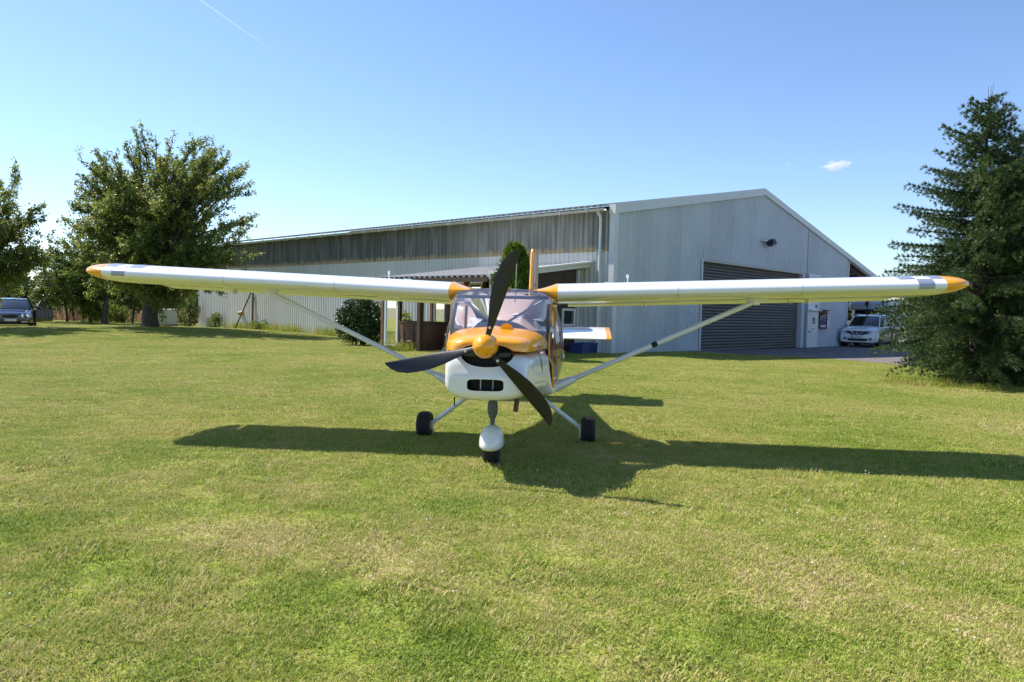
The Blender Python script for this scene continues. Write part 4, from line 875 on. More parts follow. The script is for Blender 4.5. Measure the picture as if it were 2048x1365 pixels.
# columnar thuja behind the aircraft
def thuja(base, H, Rr, seed):
    rng = np.random.default_rng(seed); n = 13000; h = rng.random(n) ** .8; z = .1 + h * (H - .1); prof = Rr * (np.sin(np.pi * np.clip(.12 + .86 * h, 0, 1)) ** .6); a = rng.uniform(0, 2 * np.pi, n); r = prof * rng.uniform(.45, 1.06, n) ** .5 * (1 + .20 * np.sin(3 * a + 9 * h) + .14 * np.sin(5 * a - 17 * h) + .10 * np.sin(9 * a + 41 * h)) * np.where(rng.random(n) < .04, 1.25, 1)
    out = np.stack([np.cos(a), np.sin(a), np.zeros(n)], 1); P = out * r[:, None]; P[:, 2] = z; D = unit(out * .55 + np.array([0, 0, 1.]) + rng.normal(0, .28, (n, 3)))
    V, F = leaf_quads(P, D, unit(out + rng.normal(0, .5, (n, 3))), rng.uniform(.08, .20, n), rng.uniform(.018, .04, n), rng, .1)
    root = empty('thuja', base); link('foliage', np_mesh('foliage', V, F, M_thuja, np.repeat(rng.random(n), 4)), root)
    tv, tf = tubes_np([(np.array([[0, 0, -.05], [0, 0, H * .5], [0, 0, H * .9]]), np.array([.07, .05, .01]))]); link('trunk', np_mesh('trunk', tv, tf, M_bark), root); return root
tag(thuja((.02, 20.35, .13), 3.1, .50, 3), 'bushy bright green thuja rising behind the aircraft cabin', 'thuja')
# spruces at the right
def spruce(base, H, Rr, seed, low=.25, leadn=1):
    rng = np.random.default_rng(seed); paths = [(np.array([[0, 0, -.1], [0, 0, H * .5], [0, 0, H]]), np.array([.16, .09, .012]))]
    for k in range(leadn): q = rng.normal(0, .06, 2); paths.append((np.array([[0, 0, H * .93], [q[0], q[1], H * 1.0], [q[0] * 1.4, q[1] * 1.4, H * 1.05]]), np.array([.012, .007, .003])))
    AXP, AXD, AXL = [], [], []
    z = low
    while z < H * .985:
        f = (z - low) / (H - low); L0 = Rr * (1 - f) ** .56 * (1.0 if f > .12 else .8 + f * 1.6); nb = rng.integers(5, 8); ph = rng.uniform(0, 6.28)
        for b in range(nb):
            a = ph + 2 * np.pi * b / nb + rng.normal(0, .2); L = max(.12, L0 * rng.uniform(.55, 1.22)); o = np.array([math.cos(a), math.sin(a), 0]); zz = z + rng.normal(0, .06)
            rise = .30 + .5 * f; p0 = np.array([0, 0, zz]); p2 = o * L + np.array([0, 0, zz - L * (.34 - .62 * f) + .05]); p1 = o * L * .5 + np.array([0, 0, zz + L * .02 * rise]); n = max(4, int(L / .09)); pth = bez(p0, p1, p2 + np.array([0, 0, .10 * L]), n)
            paths.append((pth, np.linspace(.012 + .012 * L, .004, n))); side = np.array([-o[1], o[0], 0])
            AXP.append(pth[n // 3:]); AXD.append(np.repeat(unit(p2 - p0)[None], n - n // 3, 0) * 1.0); AXL.append(np.full(n - n // 3, .12))
            for i in range(max(1, n // 6), n):
                q = i / (n - 1); tl = (.19 + .30 * L * .45) * (1.05 - .75 * q) * rng.uniform(.7, 1.2); fd = unit(pth[min(i + 1, n - 1)] - pth[max(i - 1, 0)])
                for s in (-1, 1):
                    d = unit(fd * .75 + side * s * .85 + np.array([0, 0, -.42 - .25 * (1 - q) + .25 * f]) + rng.normal(0, .16, 3)); m = max(2, int(tl / .055)); t = np.linspace(.0, 1, m)[:, None]
                    tw = pth[i] + d * tl * t - np.array([0, 0, 1]) * (t ** 2 * tl * .32); AXP.append(tw); AXD.append(np.repeat(d[None], m, 0)); AXL.append(np.full(m, .085))
                if rng.random() < .35:
                    m = max(2, int(tl / .06)); t = np.linspace(0, 1, m)[:, None]; d = np.array([rng.normal(0, .2), rng.normal(0, .2), -1.]); AXP.append(pth[i] + d * tl * .8 * t); AXD.append(np.repeat(unit(d)[None], m, 0)); AXL.append(np.full(m, .07))
        z += .12 + .06 * rng.random() + .03 * (1 - f)
    P = np.concatenate(AXP); D = np.concatenate(AXD); L = np.concatenate(AXL); K = 15; n = len(P)
    P = np.repeat(P, K, 0) + rng.normal(0, .012, (n * K, 3)); D = np.repeat(D, K, 0); L = np.repeat(L, K); nn = n * K
    rad = unit(np.cross(D, unit(rng.normal(0, 1, (nn, 3))))); dd = unit(D * .75 + rad * .8 + np.array([0, 0, .22])); V0 = P; sd = unit(np.cross(dd, rng.normal(0, 1, (nn, 3)))); w = .0062
    V = np.stack([V0 - sd * w, V0 + sd * w, V0 + dd * (L * rng.uniform(.6, 1.0, nn))[:, None]], 1).reshape(-1, 3); F = np.arange(nn * 3).reshape(-1, 3)
    root = empty('spruce', base); link('crown', np_mesh('crown', V, F, M_spruce, np.repeat(np.repeat(rng.random(n), K), 3)), root)
    tv, tf = tubes_np(paths, 5); link('trunk', np_mesh('trunk', tv, tf, M_bark, smooth=True), root); return root
tag(spruce((10.4, 16.4, 0), 6.35, 2.25, 1, .45, 3), 'tallest front spruce with dark drooping branches, right of the apron', 'spruce', 'spruces at the right edge')
tag(spruce((11.55, 17.0, 0), 5.75, 2.0, 2, .3, 2), 'second spruce standing just right of the tallest one', 'spruce', 'spruces at the right edge')
tag(spruce((12.3, 16.6, 0), 5.55, 2.0, 3, .2, 2), 'spruce cut by the right edge of the picture', 'spruce', 'spruces at the right edge')
tag(spruce((13.4, 22.5, 0), 3.9, 1.9, 4, .25, 1), 'lower broad spruce behind the front ones, beside the white car', 'spruce', 'spruces at the right edge')
# hedge behind the apron on the right
for k, (x, y, h, r, m, lab) in enumerate(((21.2, 36.5, 3.0, 1.4, M_hedge2, 'sunlit leafy bush behind the white car'), (23.6, 35.0, 3.3, 1.5, M_hedge, 'tall dark bush right of the white car'), (25.5, 32.5, 2.8, 1.6, M_hedge2, 'bush at the right end of the apron, mostly behind the spruces'), (24.5, 41.5, 3.4, 1.8, M_hedge, 'farthest bush past the car port posts'))):
    rng = np.random.default_rng(80 + k); tag(shrub('hedge_bush', (x, y, 0), [(rng.normal(0, r * .45), rng.normal(0, r * .4), h * q, r * .62) for q in (.2, .35, .5, .65, .8, .45, .3)], 90 + k, m, 5200, (.11, .18)), lab, 'bush', 'bushes beyond the apron')

# ------------------------------------------------------------------ vehicles
M_cg = mat('car_glass', (.015, .02, .025), .05, coat=.5); M_lamp = mat('lamp_unit', (.55, .57, .60), .12, coat=.8); M_chrome = mat('chrome', (.75, .76, .78), .12, metal=.95)
M_plate = mat('plate_white', (.75, .76, .76), .4); M_int = mat('car_black', (.012, .012, .013), .5)
def car_ring(y, hw, zb, zs, zt, tum=.0, n=9):
    """half-width hw, sill height zb, shoulder zs, top zt -> closed section at station y"""
    right = [(hw * .86, zb), (hw * .97, zb + .06), (hw, zb + (zs - zb) * .35), (hw, zb + (zs - zb) * .7), (hw * .975, zs), (hw * (.90 - tum), zs + (zt - zs) * .65), (hw * (.74 - tum), zt - .012), (hw * .4, zt + .008), (0, zt + .015)]
    return [(x, y, z) for x, z in right] + [(-x, y, z) for x, z in right[::-1][1:]]
def make_car(name, loc, rz, paint, W2, secs, cabin, wheels, label, cat='car', seed=0):
    """secs: lower body stations (y, hw, zb, shoulder, top); cabin: greenhouse stations (y, hw_base, hw_roof, z_base, z_roof); front is -y"""
    root = empty(name, loc, rz, label=label, cat=cat)
    MB().loft([car_ring(*s) for s in secs]).build('body', paint, root, True, 32)
    # greenhouse: dark glass shell, painted roof and pillars
    g = MB(); rings = []
    for (y, hb, hr, zb, zr) in cabin: rings.append([(hb, y, zb), (hb * .5 + hr * .5 + .015, y, (zb + zr) / 2), (hr, y, zr - .03), (hr * .9, y, zr), (0, y, zr + .012), (-hr * .9, y, zr), (-hr, y, zr - .03), (-hb * .5 - hr * .5 - .015, y, (zb + zr) / 2), (-hb, y, zb)])
    g.loft(rings); g.build('window_glass', M_cg, root, True, 30)
    rf = MB(); rows = [c for c in cabin if c[4] - c[3] > .3]
    rf.loft([[(hr + .012, y, zr - .045), (hr * .92, y, zr + .012), (0, y, zr + .028), (-hr * .92, y, zr + .012), (-hr - .012, y, zr - .045), (-hr * .9, y, zr - .05), (hr * .9, y, zr - .05)] for (y, hb, hr, zb, zr) in rows]); rf.build('roof', paint, root, True, 40)
    for s in (-1, 1):
        a, b = cabin[0], rows[0]; MB().tube([(s * a[1], a[0], a[3]), (s * (b[2] + .0), b[0], b[4] - .02)], .035, 6).build('front_pillar', paint, root, True)
        a, b = cabin[-1], rows[-1]; MB().tube([(s * a[1], a[0], a[3]), (s * b[2], b[0], b[4] - .02)], .05, 6).build('rear_pillar', paint, root, True)
        k = rows[len(rows) // 2]; MB().tube([(s * (k[1] + .006), k[0], k[3]), (s * (k[2] + .01), k[0], k[4] - .03)], .032, 6).build('door_pillar', M_int, root, True)
        m = empty('mirror', (s * (W2 + .06), cabin[0][0] + .35, cabin[0][3] + .06)); m.parent = root
        bevel(MB().box((0, 0, .05), (.20, .09, .14)).build('mirror_shell', paint, m), .03); MB().box((-s * .09, .0, -.02), (.10, .04, .04)).build('mirror_arm', M_int, m)
    for (y, r) in wheels:
        for s in (-1, 1):
            w = empty('wheel', (s * (W2 - .10), y, r)); w.parent = root
            MB().lathe([(-.09, r * .66), (-.105, r * .8), (-.10, r * .94), (-.07, r), (.07, r), (.10, r * .94), (.105, r * .8), (.09, r * .66)], 28, 'x').build('tyre', M_tyre, w, True, 50)
            MB().lathe([(-.07, r * .68), (.07, r * .68), (s * .05, r * .2), (s * .055, .0)], 20, 'x').build('rim', M_alu, w, True, 40)
    for y, r in wheels:
        for s in (-1, 1): MB().lathe([(s * (W2 - .19), r * 1.14), (s * (W2 + .004), r * 1.14)], 28, 'x', c=(0, y, r), cap=True).build('wheel_arch', M_int, root)
    MB().box((0, (secs[0][0] + secs[-1][0]) / 2, .27), (W2 * 1.5, (secs[-1][0] - secs[0][0]) * .8, .12)).build('underbody', M_int, root)
    return root
def plate(parent, c, txt, m=M_plate):
    p = MB().box(c, (.52, .015, .11)).build('number_plate', m, parent); MB().box((c[0] - .235, c[1] - .009, c[2]), (.045, .004, .10)).build('plate_band', mat('plate_blue', (.01, .04, .25), .4), p)
    t = text_lines('plate_text', txt, .085, M_int, p, (c[0] + .02, c[1] - .009, c[2] - .03), (R(90), 0, 0), .001); return p
# dark blue saloon, driver's door open
M_navy = mat('navy_paint', (.004, .007, .032), .15, coat=.8)
bs = [(-2.38, .62, .30, .52, .56), (-2.33, .80, .24, .58, .66), (-2.2, .86, .20, .64, .745), (-1.9, .895, .19, .70, .80), (-1.3, .905, .19, .80, .90), (-.85, .91, .19, .86, .955), (.2, .91, .19, .90, .95), (1.4, .905, .19, .92, .96), (2.0, .89, .22, .90, .98), (2.35, .84, .28, .82, .95), (2.42, .72, .34, .7, .8)]
bc = [(-1.02, .74, .70, .93, .95), (-.35, .80, .60, .93, 1.40), (.1, .81, .615, .93, 1.46), (.8, .81, .61, .93, 1.46), (1.5, .80, .60, .93, 1.42), (2.15, .76, .60, .94, 1.15)]
blue = make_car('blue_car', (-25.35, 37.2, 0), R(31), M_navy, .91, bs, bc, [(-1.42, .33), (1.43, .33)], 'dark blue saloon car with its door open at the left edge')
gr = [(.30 * math.cos(t) if abs(math.cos(t)) < .99 else .3 * math.copysign(1, math.cos(t)), .0, .095 * math.sin(t)) for t in np.linspace(0, 2 * math.pi, 25)[:-1]]
MB().loft([[(x * 1.28, -2.43 + abs(x) * .11, .60 + z * 1.12) for x, y, z in gr], [(x * 1.28, -2.25, .60 + z * 1.12) for x, y, z in gr]]).build('grille', M_int, blue)
MB().tube([(x * 1.30, -2.435 + abs(x) * .11, .60 + z * 1.15) for x, y, z in gr + gr[:1]], .014, 6).build('grille_frame', M_chrome, blue, True)
MB().lathe([(.80, .0), (.80, .03), (.815, .03), (.815, .0)], 10, 'z', c=(0, -2.18, -.02)).build('bonnet_emblem', M_chrome, blue)
for s in (-1, 1):
    for (x, r, y) in ((.50, .075, -2.37), (.71, .105, -2.28)):
        h = MB().lathe([(-.07, r * .2), (-.065, r * .75), (-.04, r), (.15, r * 1.05)], 20, 'y', c=(s * x, y, .61)).build('headlight', M_lamp, blue, True, 50); MB().lathe([(-.075, .001), (-.073, r * .45)], 14, 'y', c=(s * x, y, .61)).build('headlight_bulb', M_chrome, h, True)
    MB().box((s * .58, -2.36, .335), (.26, .07, .05)).build('fog_light', M_lamp, blue)
plate(blue, (0, -2.43, .42), 'KI YM 155')
MB().box((0, -2.32, .285), (1.1, .1, .08)).build('lower_intake', M_int, blue)
od = empty('open_door', (.93, -.62, 0), R(-42)); od.parent = blue
dd = MB(); dd.loft([[(x, y, z) for x, z in ((-.05, .30), (.045, .33), (.06, .6), (.045, .92), (-.04, .93))] for y in (0.0, .15, .95, 1.08)]); dd.build('door_skin', M_navy, od, True, 40)
MB().tube([(0, .04, .93), (-.13, .50, 1.36), (-.15, .95, 1.38), (-.02, 1.06, .93)], .024, 6).build('window_frame', M_int, od, True)
MB().add([(0, .06, .93), (-.13, .50, 1.35), (-.15, .94, 1.37), (-.02, 1.04, .93)], [(0, 1, 2, 3)]).build('window_pane', glassmat('car_window', (.35, .5, .5)), od)
bevel(MB().box((.15, .16, 1.0), (.22, .10, .13)).build('mirror', M_navy, od), .03); MB().box((-.07, .5, .62), (.03, .8, .4)).build('door_card', M_int, od)
# tall grey-blue van behind it
M_van = mat('grey_blue_paint', (.16, .22, .29), .35, coat=.4)
vs = [(-2.4, .75, .35, .70, .80), (-2.3, .88, .28, .85, .98), (-1.7, .92, .25, 1.05, 1.22), (-1.5, .93, .25, 1.15, 1.27), (2.3, .93, .25, 1.2, 1.28), (2.42, .88, .3, 1.1, 1.2)]
vc = [(-1.7, .86, .78, 1.2, 1.23), (-1.0, .88, .74, 1.22, 1.95), (-.7, .90, .80, 1.22, 2.05), (1.0, .90, .80, 1.22, 2.05), (2.3, .90, .78, 1.22, 2.0), (2.4, .88, .74, 1.22, 1.9)]
van = make_car('grey_van', (-32.6, 43.2, 0), R(-25), M_van, .93, vs, vc, [(-1.45, .33), (1.45, .33)], 'tall grey-blue camper van behind the dark blue car', 'van')
hr = MB(); hr.loft([[(x * k, y, 1.98 + h * math.sqrt(max(0, 1 - (x / .82) ** 2))) for x in np.linspace(.82, -.82, 13)] for y, k, h in ((-1.0, .92, .10), (-.7, 1, .35), (-.3, 1, .47), (2.0, 1, .47), (2.3, .97, .3))]); hr.build('high_roof', M_van, van, True, 50)
for s in (-1, 1):
    MB().lathe([(-.05, .001), (-.045, .10), (.1, .11)], 16, 'y', c=(s * .62, -2.36, .80)).build('headlight', M_lamp, van, True)
# white sport utility car in front of the car port
M_sw = mat('white_car_paint', (.70, .72, .74), .2, coat=.7)
ss = [(-2.30, .60, .36, .56, .62), (-2.26, .80, .26, .62, .74), (-2.12, .88, .24, .72, .92), (-1.8, .905, .24, .86, 1.02), (-1.2, .91, .24, .94, 1.09), (-.9, .91, .24, .98, 1.11), (.3, .91, .24, 1.03, 1.12), (1.6, .905, .24, 1.07, 1.13), (2.15, .89, .28, 1.06, 1.14), (2.32, .84, .34, .95, 1.1)]
scn = [(-1.15, .76, .70, 1.08, 1.10), (-.45, .80, .63, 1.09, 1.60), (0, .81, .65, 1.09, 1.68), (.9, .81, .65, 1.09, 1.69), (1.7, .80, .63, 1.09, 1.64), (2.2, .77, .6, 1.12, 1.35)]
suv = make_car('white_car', (18.95, 39.0, 0), R(-38), M_sw, .91, ss, scn, [(-1.40, .35), (1.32, .35)], 'white sport utility car parked at the corner of the hangar')
MB().loft([[(x, -2.335 + abs(x) * .10, .74 + z) for x, z in ((-.62, .03), (-.60, .10), (.60, .10), (.62, .03), (.36, -.05), (.22, -.10), (-.22, -.10), (-.36, -.05))], [(x * .96, -2.1, .74 + z) for x, z in ((-.62, .03), (-.60, .10), (.60, .10), (.62, .03), (.36, -.05), (.22, -.10), (-.22, -.10), (-.36, -.05))]]).build('grille', M_int, suv)
for s in (-1, 1):
    MB().tube([(s * .31, -2.35, .84), (s * .17, -2.365, .70), (s * .10, -2.365, .665)], .022, 6).build('grille_chevron', M_chrome, suv, True)
    MB().loft([[(s * x, y, z) for x, y, z in ((.47, -2.345, .77), (.89, -2.06, .87), (.90, -2.04, .79), (.64, -2.29, .71))], [(s * x, y + .1, z) for x, y, z in ((.47, -2.345, .77), (.89, -2.06, .87), (.90, -2.04, .79), (.64, -2.29, .71))]]).build('headlight', M_lamp, suv)
    MB().loft([[(s * x, y, z) for x, y, z in ((.52, -2.335, .50), (.80, -2.23, .52), (.82, -2.2, .42), (.60, -2.32, .40))], [(s * x, y + .1, z) for x, y, z in ((.52, -2.335, .50), (.80, -2.23, .52), (.82, -2.2, .42), (.60, -2.32, .40))]]).build('fog_light', M_int, suv)
    MB().tube([(s * .66, -.3, 1.67), (s * .67, .2, 1.735), (s * .67, 1.3, 1.735), (s * .64, 1.7, 1.68)], .018, 6).build('roof_rail', M_int, suv, True)
MB().tube([(-.10, -2.365, .665), (.10, -2.365, .665)], .020, 6).lathe([(-2.375, .055), (-2.345, .06)], 16, 'y', c=(0, 0, .755), cap=True).build('grille_emblem', M_chrome, suv)
plate(suv, (0, -2.36, .555), 'L PO 823')
MB().loft([[(x, -2.345 + abs(x) * .06, z) for x, z in ((-.5, .46), (.5, .46), (.42, .34), (-.42, .34))], [(x, -2.15, z) for x, z in ((-.5, .46), (.5, .46), (.42, .34), (-.42, .34))]]).build('lower_intake', M_int, suv)
MB().box((0, -2.28, .30), (1.3, .10, .05)).build('skid_plate', M_alu, suv)
# motor home under the car port
mh = empty('motor_home', (21.5, 43.8, 0), R(-38), label='white motor home with overhanging sleeping cab behind the white car', cat='motor home')
M_mh = mat('motor_home_white', (.40, .45, .52), .35, coat=.2)
MB().loft([[(x, y, z) for x, z in ((1.08, .55), (1.1, 1.2), (1.1, 2.3), (1.0, 2.62), (-1.0, 2.62), (-1.1, 2.3), (-1.1, 1.2), (-1.08, .55))] for y in (-.2, 3.8)]).build('living_body', M_mh, mh, True, 30)
MB().loft([[(x * k, y, z0 + (z - 1.95) * kz) for x, z in ((1.0, 1.95), (1.1, 2.15), (1.08, 2.45), (.95, 2.63), (-.95, 2.63), (-1.08, 2.45), (-1.1, 2.15), (-1.0, 1.95))] for y, k, kz, z0 in ((-1.75, .62, .25, 2.02), (-1.6, .85, .55, 1.98), (-1.2, .97, .85, 1.95), (-.6, 1, .97, 1.95), (-.19, 1, .98, 1.95))]).build('overcab_bed', M_mh, mh, True, 40)
MB().loft([car_ring(y, hw, zb, zs, zt) for y, hw, zb, zs, zt in ((-2.3, .7, .4, .7, .8), (-2.2, .85, .35, .85, 1.0), (-1.5, .93, .3, 1.05, 1.2), (-.2, .95, .3, 1.15, 1.25))]).build('cab', M_mh, mh, True, 35)
MB().loft([[(x * k, y, z) for x, z in ((.88, 1.2), (.76, zt), (-.76, zt), (-.88, 1.2))] for y, k, zt in ((-1.55, .98, 1.22), (-.95, 1, 1.94), (-.2, 1.02, 1.94))]).build('cab_glass', M_cg, mh, True, 30)
for y in (-1.5, 2.4):
    for s in (-1, 1):
        w = empty('wheel', (s * .85, y, .34)); w.parent = mh; MB().lathe([(-.1, .2), (-.1, .31), (-.07, .34), (.07, .34), (.1, .31), (.1, .2)], 24, 'x').build('tyre', M_tyre, w, True, 50); MB().lathe([(-.06, .21), (.06, .21), (s * .05, .0)], 16, 'x').build('rim', M_alu, w, True)
for s in (-1, 1): MB().lathe([(-.04, .001), (-.035, .1), (.1, .1)], 14, 'y', c=(s * .62, -2.26, .82)).build('headlight', M_lamp, mh, True)
lp = empty('plain_post', (20.9, 33.6, 0), 0, label='plain grey post between the white car and the spruces', cat='post')  # plain pole without a lamp
MB().tube([(0, 0, -.1), (0, 0, 2.6)], .09, 10).build('pole', mat('grey_post', (.12, .13, .15), .6), lp, True); MB().lathe([(2.6, .11), (2.66, .10), (2.68, .0)], 12, 'z').build('cap', M_black, lp, True)

# ------------------------------------------------------------------ dry field, weeds, far trees
def blades(n, xy, hmin, hmax, w, rng, lean=.35, seg=2):
    """upright bent blades as one triangle strip each: 5 verts, 3 tris"""
    x, y = xy; h = rng.uniform(hmin, hmax, n); a = rng.uniform(0, 2 * np.pi, n); d = np.stack([np.cos(a), np.sin(a), np.zeros(n)], 1); s = np.stack([-np.sin(a), np.cos(a), np.zeros(n)], 1)
    ln = (rng.random(n) * lean * h)[:, None]; P = np.stack([x, y, gz(x, y) - .01], 1); up = np.array([0, 0, 1.]) * h[:, None]; ww = (w * rng.uniform(.6, 1.2, n))[:, None]
    V = np.stack([P - s * ww, P + s * ww, P + up * .6 + d * ln * .35 - s * ww * .7, P + up * .6 + d * ln * .35 + s * ww * .7, P + up * np.cos(.4 * lean) + d * ln], 1).reshape(-1, 3); k = np.arange(n) * 5
    F = np.concatenate([np.stack([k, k + 1, k + 3], 1), np.stack([k, k + 3, k + 2], 1), np.stack([k + 2, k + 3, k + 4], 1)]); return V, F
rng = np.random.default_rng(77)
M_dry = leafmat('dry_stalks', (.20, .12, .07), (.36, .25, .14), .25, .1, .5, (.26, .24, .09)); M_weed = leafmat('tall_weeds', (.12, .19, .02), (.30, .34, .05), .35, .15, .8, (.36, .22, .12))
n = 60000; u = rng.random(n); x = -70 + 62 * rng.random(n); y = 51.5 + 26 * u; hh_ = .75 + .3 * np.sin(x * .9) * np.sin(y * .7 + x * .3); V, F = blades(n, (x, y), .3, 1.1, .03, rng, .7)
tag(link('dry_field', np_mesh('dry_field', V, F, M_dry, np.repeat(rng.random(n), 5))), 'reddish dry stalks of a field behind the saplings', 'field', kind='stuff')
n = 5000; b = rng.uniform(7.5, 26.5, n); dd_ = rng.random(n) ** 1.6; q = np.array([CX, CY])[None] + (-.08 - .75 * dd_)[:, None] * AX + b[:, None] * BX
keep = (np.sin(b * 2.1) + np.sin(b * .9 + 1) + rng.normal(0, .8, n) > -.6); q = q[keep]; n = len(q); V, F = blades(n, (q[:, 0], q[:, 1]), .10, .55, .008, rng, .6)
tag(link('wall_weeds', np_mesh('wall_weeds', V, F, M_weed, np.repeat(rng.random(n), 5))), 'tall yellow-green weeds along the foot of the hangar wall', 'weeds', kind='stuff')
n = 420; a = rng.uniform(0, 6.28, n); r = rng.random(n) ** .9; cx_ = np.where(rng.random(n) < .5, -3.3, -3.75); x = cx_ + .45 * r * np.cos(a); y = 22.5 + .25 * r * np.sin(a) + (cx_ + 3.3) * -.4
V, F = blades(n, (x, y), .05, .42, .008, rng, .9); tag(link('tub_weeds', np_mesh('tub_weeds', V, F, M_weed, np.repeat(rng.random(n), 5))), 'dry weeds in front of the brown tub', 'weeds', kind='stuff')
n = 5000; a = rng.uniform(0, 6.28, n); r = rng.random(n) ** .5; k = rng.integers(0, 3, n); x = np.array([9.2, 10.4, 11.8])[k] + 1.1 * r * np.cos(a); y = np.array([15.9, 15.6, 15.9])[k] + .9 * r * np.sin(a)
V, F = blades(n, (x, y), .04, .16, .005, rng, 1.0); tag(link('spruce_weeds', np_mesh('spruce_weeds', V, F, M_weed, np.repeat(rng.random(n), 5))), 'rough grass around the spruce trunks', 'weeds', kind='stuff')
# far wood closing the horizon
n = 46000; ang = rng.uniform(R(28), R(152), n); dist = rng.uniform(150, 190, n); hh = 5 + 3.2 * np.sin(ang * 23) + 2.2 * np.sin(ang * 61 + 1) + 1.2 * np.sin(ang * 140); P = np.stack([dist * np.cos(ang), dist * np.sin(ang), rng.random(n) ** .8 * hh], 1)
V, F = leaf_quads(P, rng.normal(0, 1, (n, 3)), rng.normal(0, 1, (n, 3)), rng.uniform(1.0, 2.2, n), rng.uniform(.8, 1.6, n), rng); tag(link('far_wood', np_mesh('far_wood', V, F, leafmat('far_leaves', (.03, .05, .02), (.07, .10, .03), .2, .1, .05), np.repeat(rng.random(n), 4))), 'far belt of trees on the horizon', 'wood', kind='stuff')

# ------------------------------------------------------------------ lawn blades (instanced tufts), clover flowers
M_gr, gn, gl_, gb = newmat('grass_blades'); gc = grass_colour(gn, gl_, gb, True)
gl_.new(gc, gb.inputs['Base Color']); gb.inputs['Roughness'].default_value = .55; gb.inputs['Specular IOR Level'].default_value = .25
gt_ = gn.new('ShaderNodeBsdfTranslucent'); gmx = gn.new('ShaderNodeMixShader'); gmx.inputs[0].default_value = .3
gl_.new(gc, gt_.inputs[0]); gl_.new(gb.outputs[0], gmx.inputs[1]); gl_.new(gt_.outputs[0], gmx.inputs[2]); gl_.new(gmx.outputs[0], gn['Material Output'].inputs[0])
tc = bpy.data.collections.new('grass_tufts')                      # holds the tuft meshes, not part of the scene itself
rng = np.random.default_rng(5)
def tuft(i, n, size, hmin, hmax, w):
    x = rng.uniform(-size / 2, size / 2, n) * 1.12; y = rng.uniform(-size / 2, size / 2, n) * 1.12; h = rng.uniform(hmin, hmax, n) * (.75 + .5 * rng.random(n)); a = rng.uniform(0, 2 * np.pi, n)
    lean = rng.uniform(.2, 1.25, n)[:, None] * h[:, None]; d = np.stack([np.cos(a), np.sin(a), np.zeros(n)], 1); s = np.stack([-np.sin(a), np.cos(a), np.zeros(n)], 1); P = np.stack([x, y, np.full(n, -.004)], 1); up = np.array([0, 0, 1.]) * h[:, None]; ww = (w * rng.uniform(.6, 1.3, n))[:, None]
    V = np.stack([P - s * ww, P + s * ww, P + up * .62 + d * lean * .4 - s * ww * .8, P + up * .62 + d * lean * .4 + s * ww * .8, P + up * .85 + d * lean], 1).reshape(-1, 3); k = np.arange(n) * 5
    F = np.concatenate([np.stack([k, k + 1, k + 3], 1), np.stack([k, k + 3, k + 2], 1), np.stack([k + 2, k + 3, k + 4], 1)]); cl = np.sin(x * 17 + i) * np.sin(y * 15 + 2 * i) * .12
    o = bpy.data.objects.new('grass_tuft_%d' % i, np_mesh('grass_tuft', V, F, M_gr, np.repeat(np.clip(rng.random(n) + cl, 0, 1), 5))); tc.objects.link(o)
for i in range(5): tuft(i, 1900, .5, .010, .027, .0021)
tuft(5, 420, .34, .018, .045, .0045); tuft(6, 900, .4, .022, .05, .0019)
def grass_mod(o):
    ng_ = bpy.data.node_groups.new('lawn_instances', 'GeometryNodeTree'); ng_.interface.new_socket('Geometry', in_out='INPUT', socket_type='NodeSocketGeometry'); ng_.interface.new_socket('Geometry', in_out='OUTPUT', socket_type='NodeSocketGeometry')
    N = ng_.nodes; L = ng_.links; gi = N.new('NodeGroupInput'); go = N.new('NodeGroupOutput'); ip = N.new('GeometryNodeInstanceOnPoints'); ci = N.new('GeometryNodeCollectionInfo')
    ci.inputs['Collection'].default_value = tc; ci.inputs['Separate Children'].default_value = True; ci.inputs['Reset Children'].default_value = True
    def attr(nm, ty):
        q = N.new('GeometryNodeInputNamedAttribute'); q.data_type = ty; q.inputs['Name'].default_value = nm; return q.outputs['Attribute']
    cx = N.new('ShaderNodeCombineXYZ'); L.new(attr('rot', 'FLOAT'), cx.inputs[2]); e2r = N.new('FunctionNodeEulerToRotation'); L.new(cx.outputs[0], e2r.inputs[0])
    L.new(gi.outputs[0], ip.inputs['Points']); L.new(ci.outputs[0], ip.inputs['Instance']); ip.inputs['Pick Instance'].default_value = True
    L.new(attr('idx', 'INT'), ip.inputs['Instance Index']); L.new(e2r.outputs[0], ip.inputs['Rotation']); L.new(attr('sc', 'FLOAT'), ip.inputs['Scale']); L.new(ip.outputs[0], go.inputs[0])
    m = o.modifiers.new('lawn', 'NODES'); m.node_group = ng_
pts = []
for y0, y1, st in ((1.2, 16, .36), (16, 50, .44)):
    for y in np.arange(y0, y1, st):
        hw = 3.0 + .80 * y; x = np.arange(-hw, hw, st); pts.append(np.stack([x, np.full(len(x), y)], 1) + rng.uniform(-st * .35, st * .35, (len(x), 2)))
ex = np.stack([rng.uniform(-11, 11, 2600), rng.uniform(1.5, 13, 2600)], 1); pts.append(ex); pts = np.concatenate(pts); isx = np.zeros(len(pts), bool); isx[-2600:] = True; isx = isx[~in_apron(pts[:, 0], pts[:, 1])]; pts = pts[~in_apron(pts[:, 0], pts[:, 1])]; n = len(pts)
me = bpy.data.meshes.new('lawn_grass'); me.vertices.add(n); me.vertices.foreach_set('co', np.stack([pts[:, 0], pts[:, 1], gz(pts[:, 0], pts[:, 1])], 1).astype(np.float32).ravel())
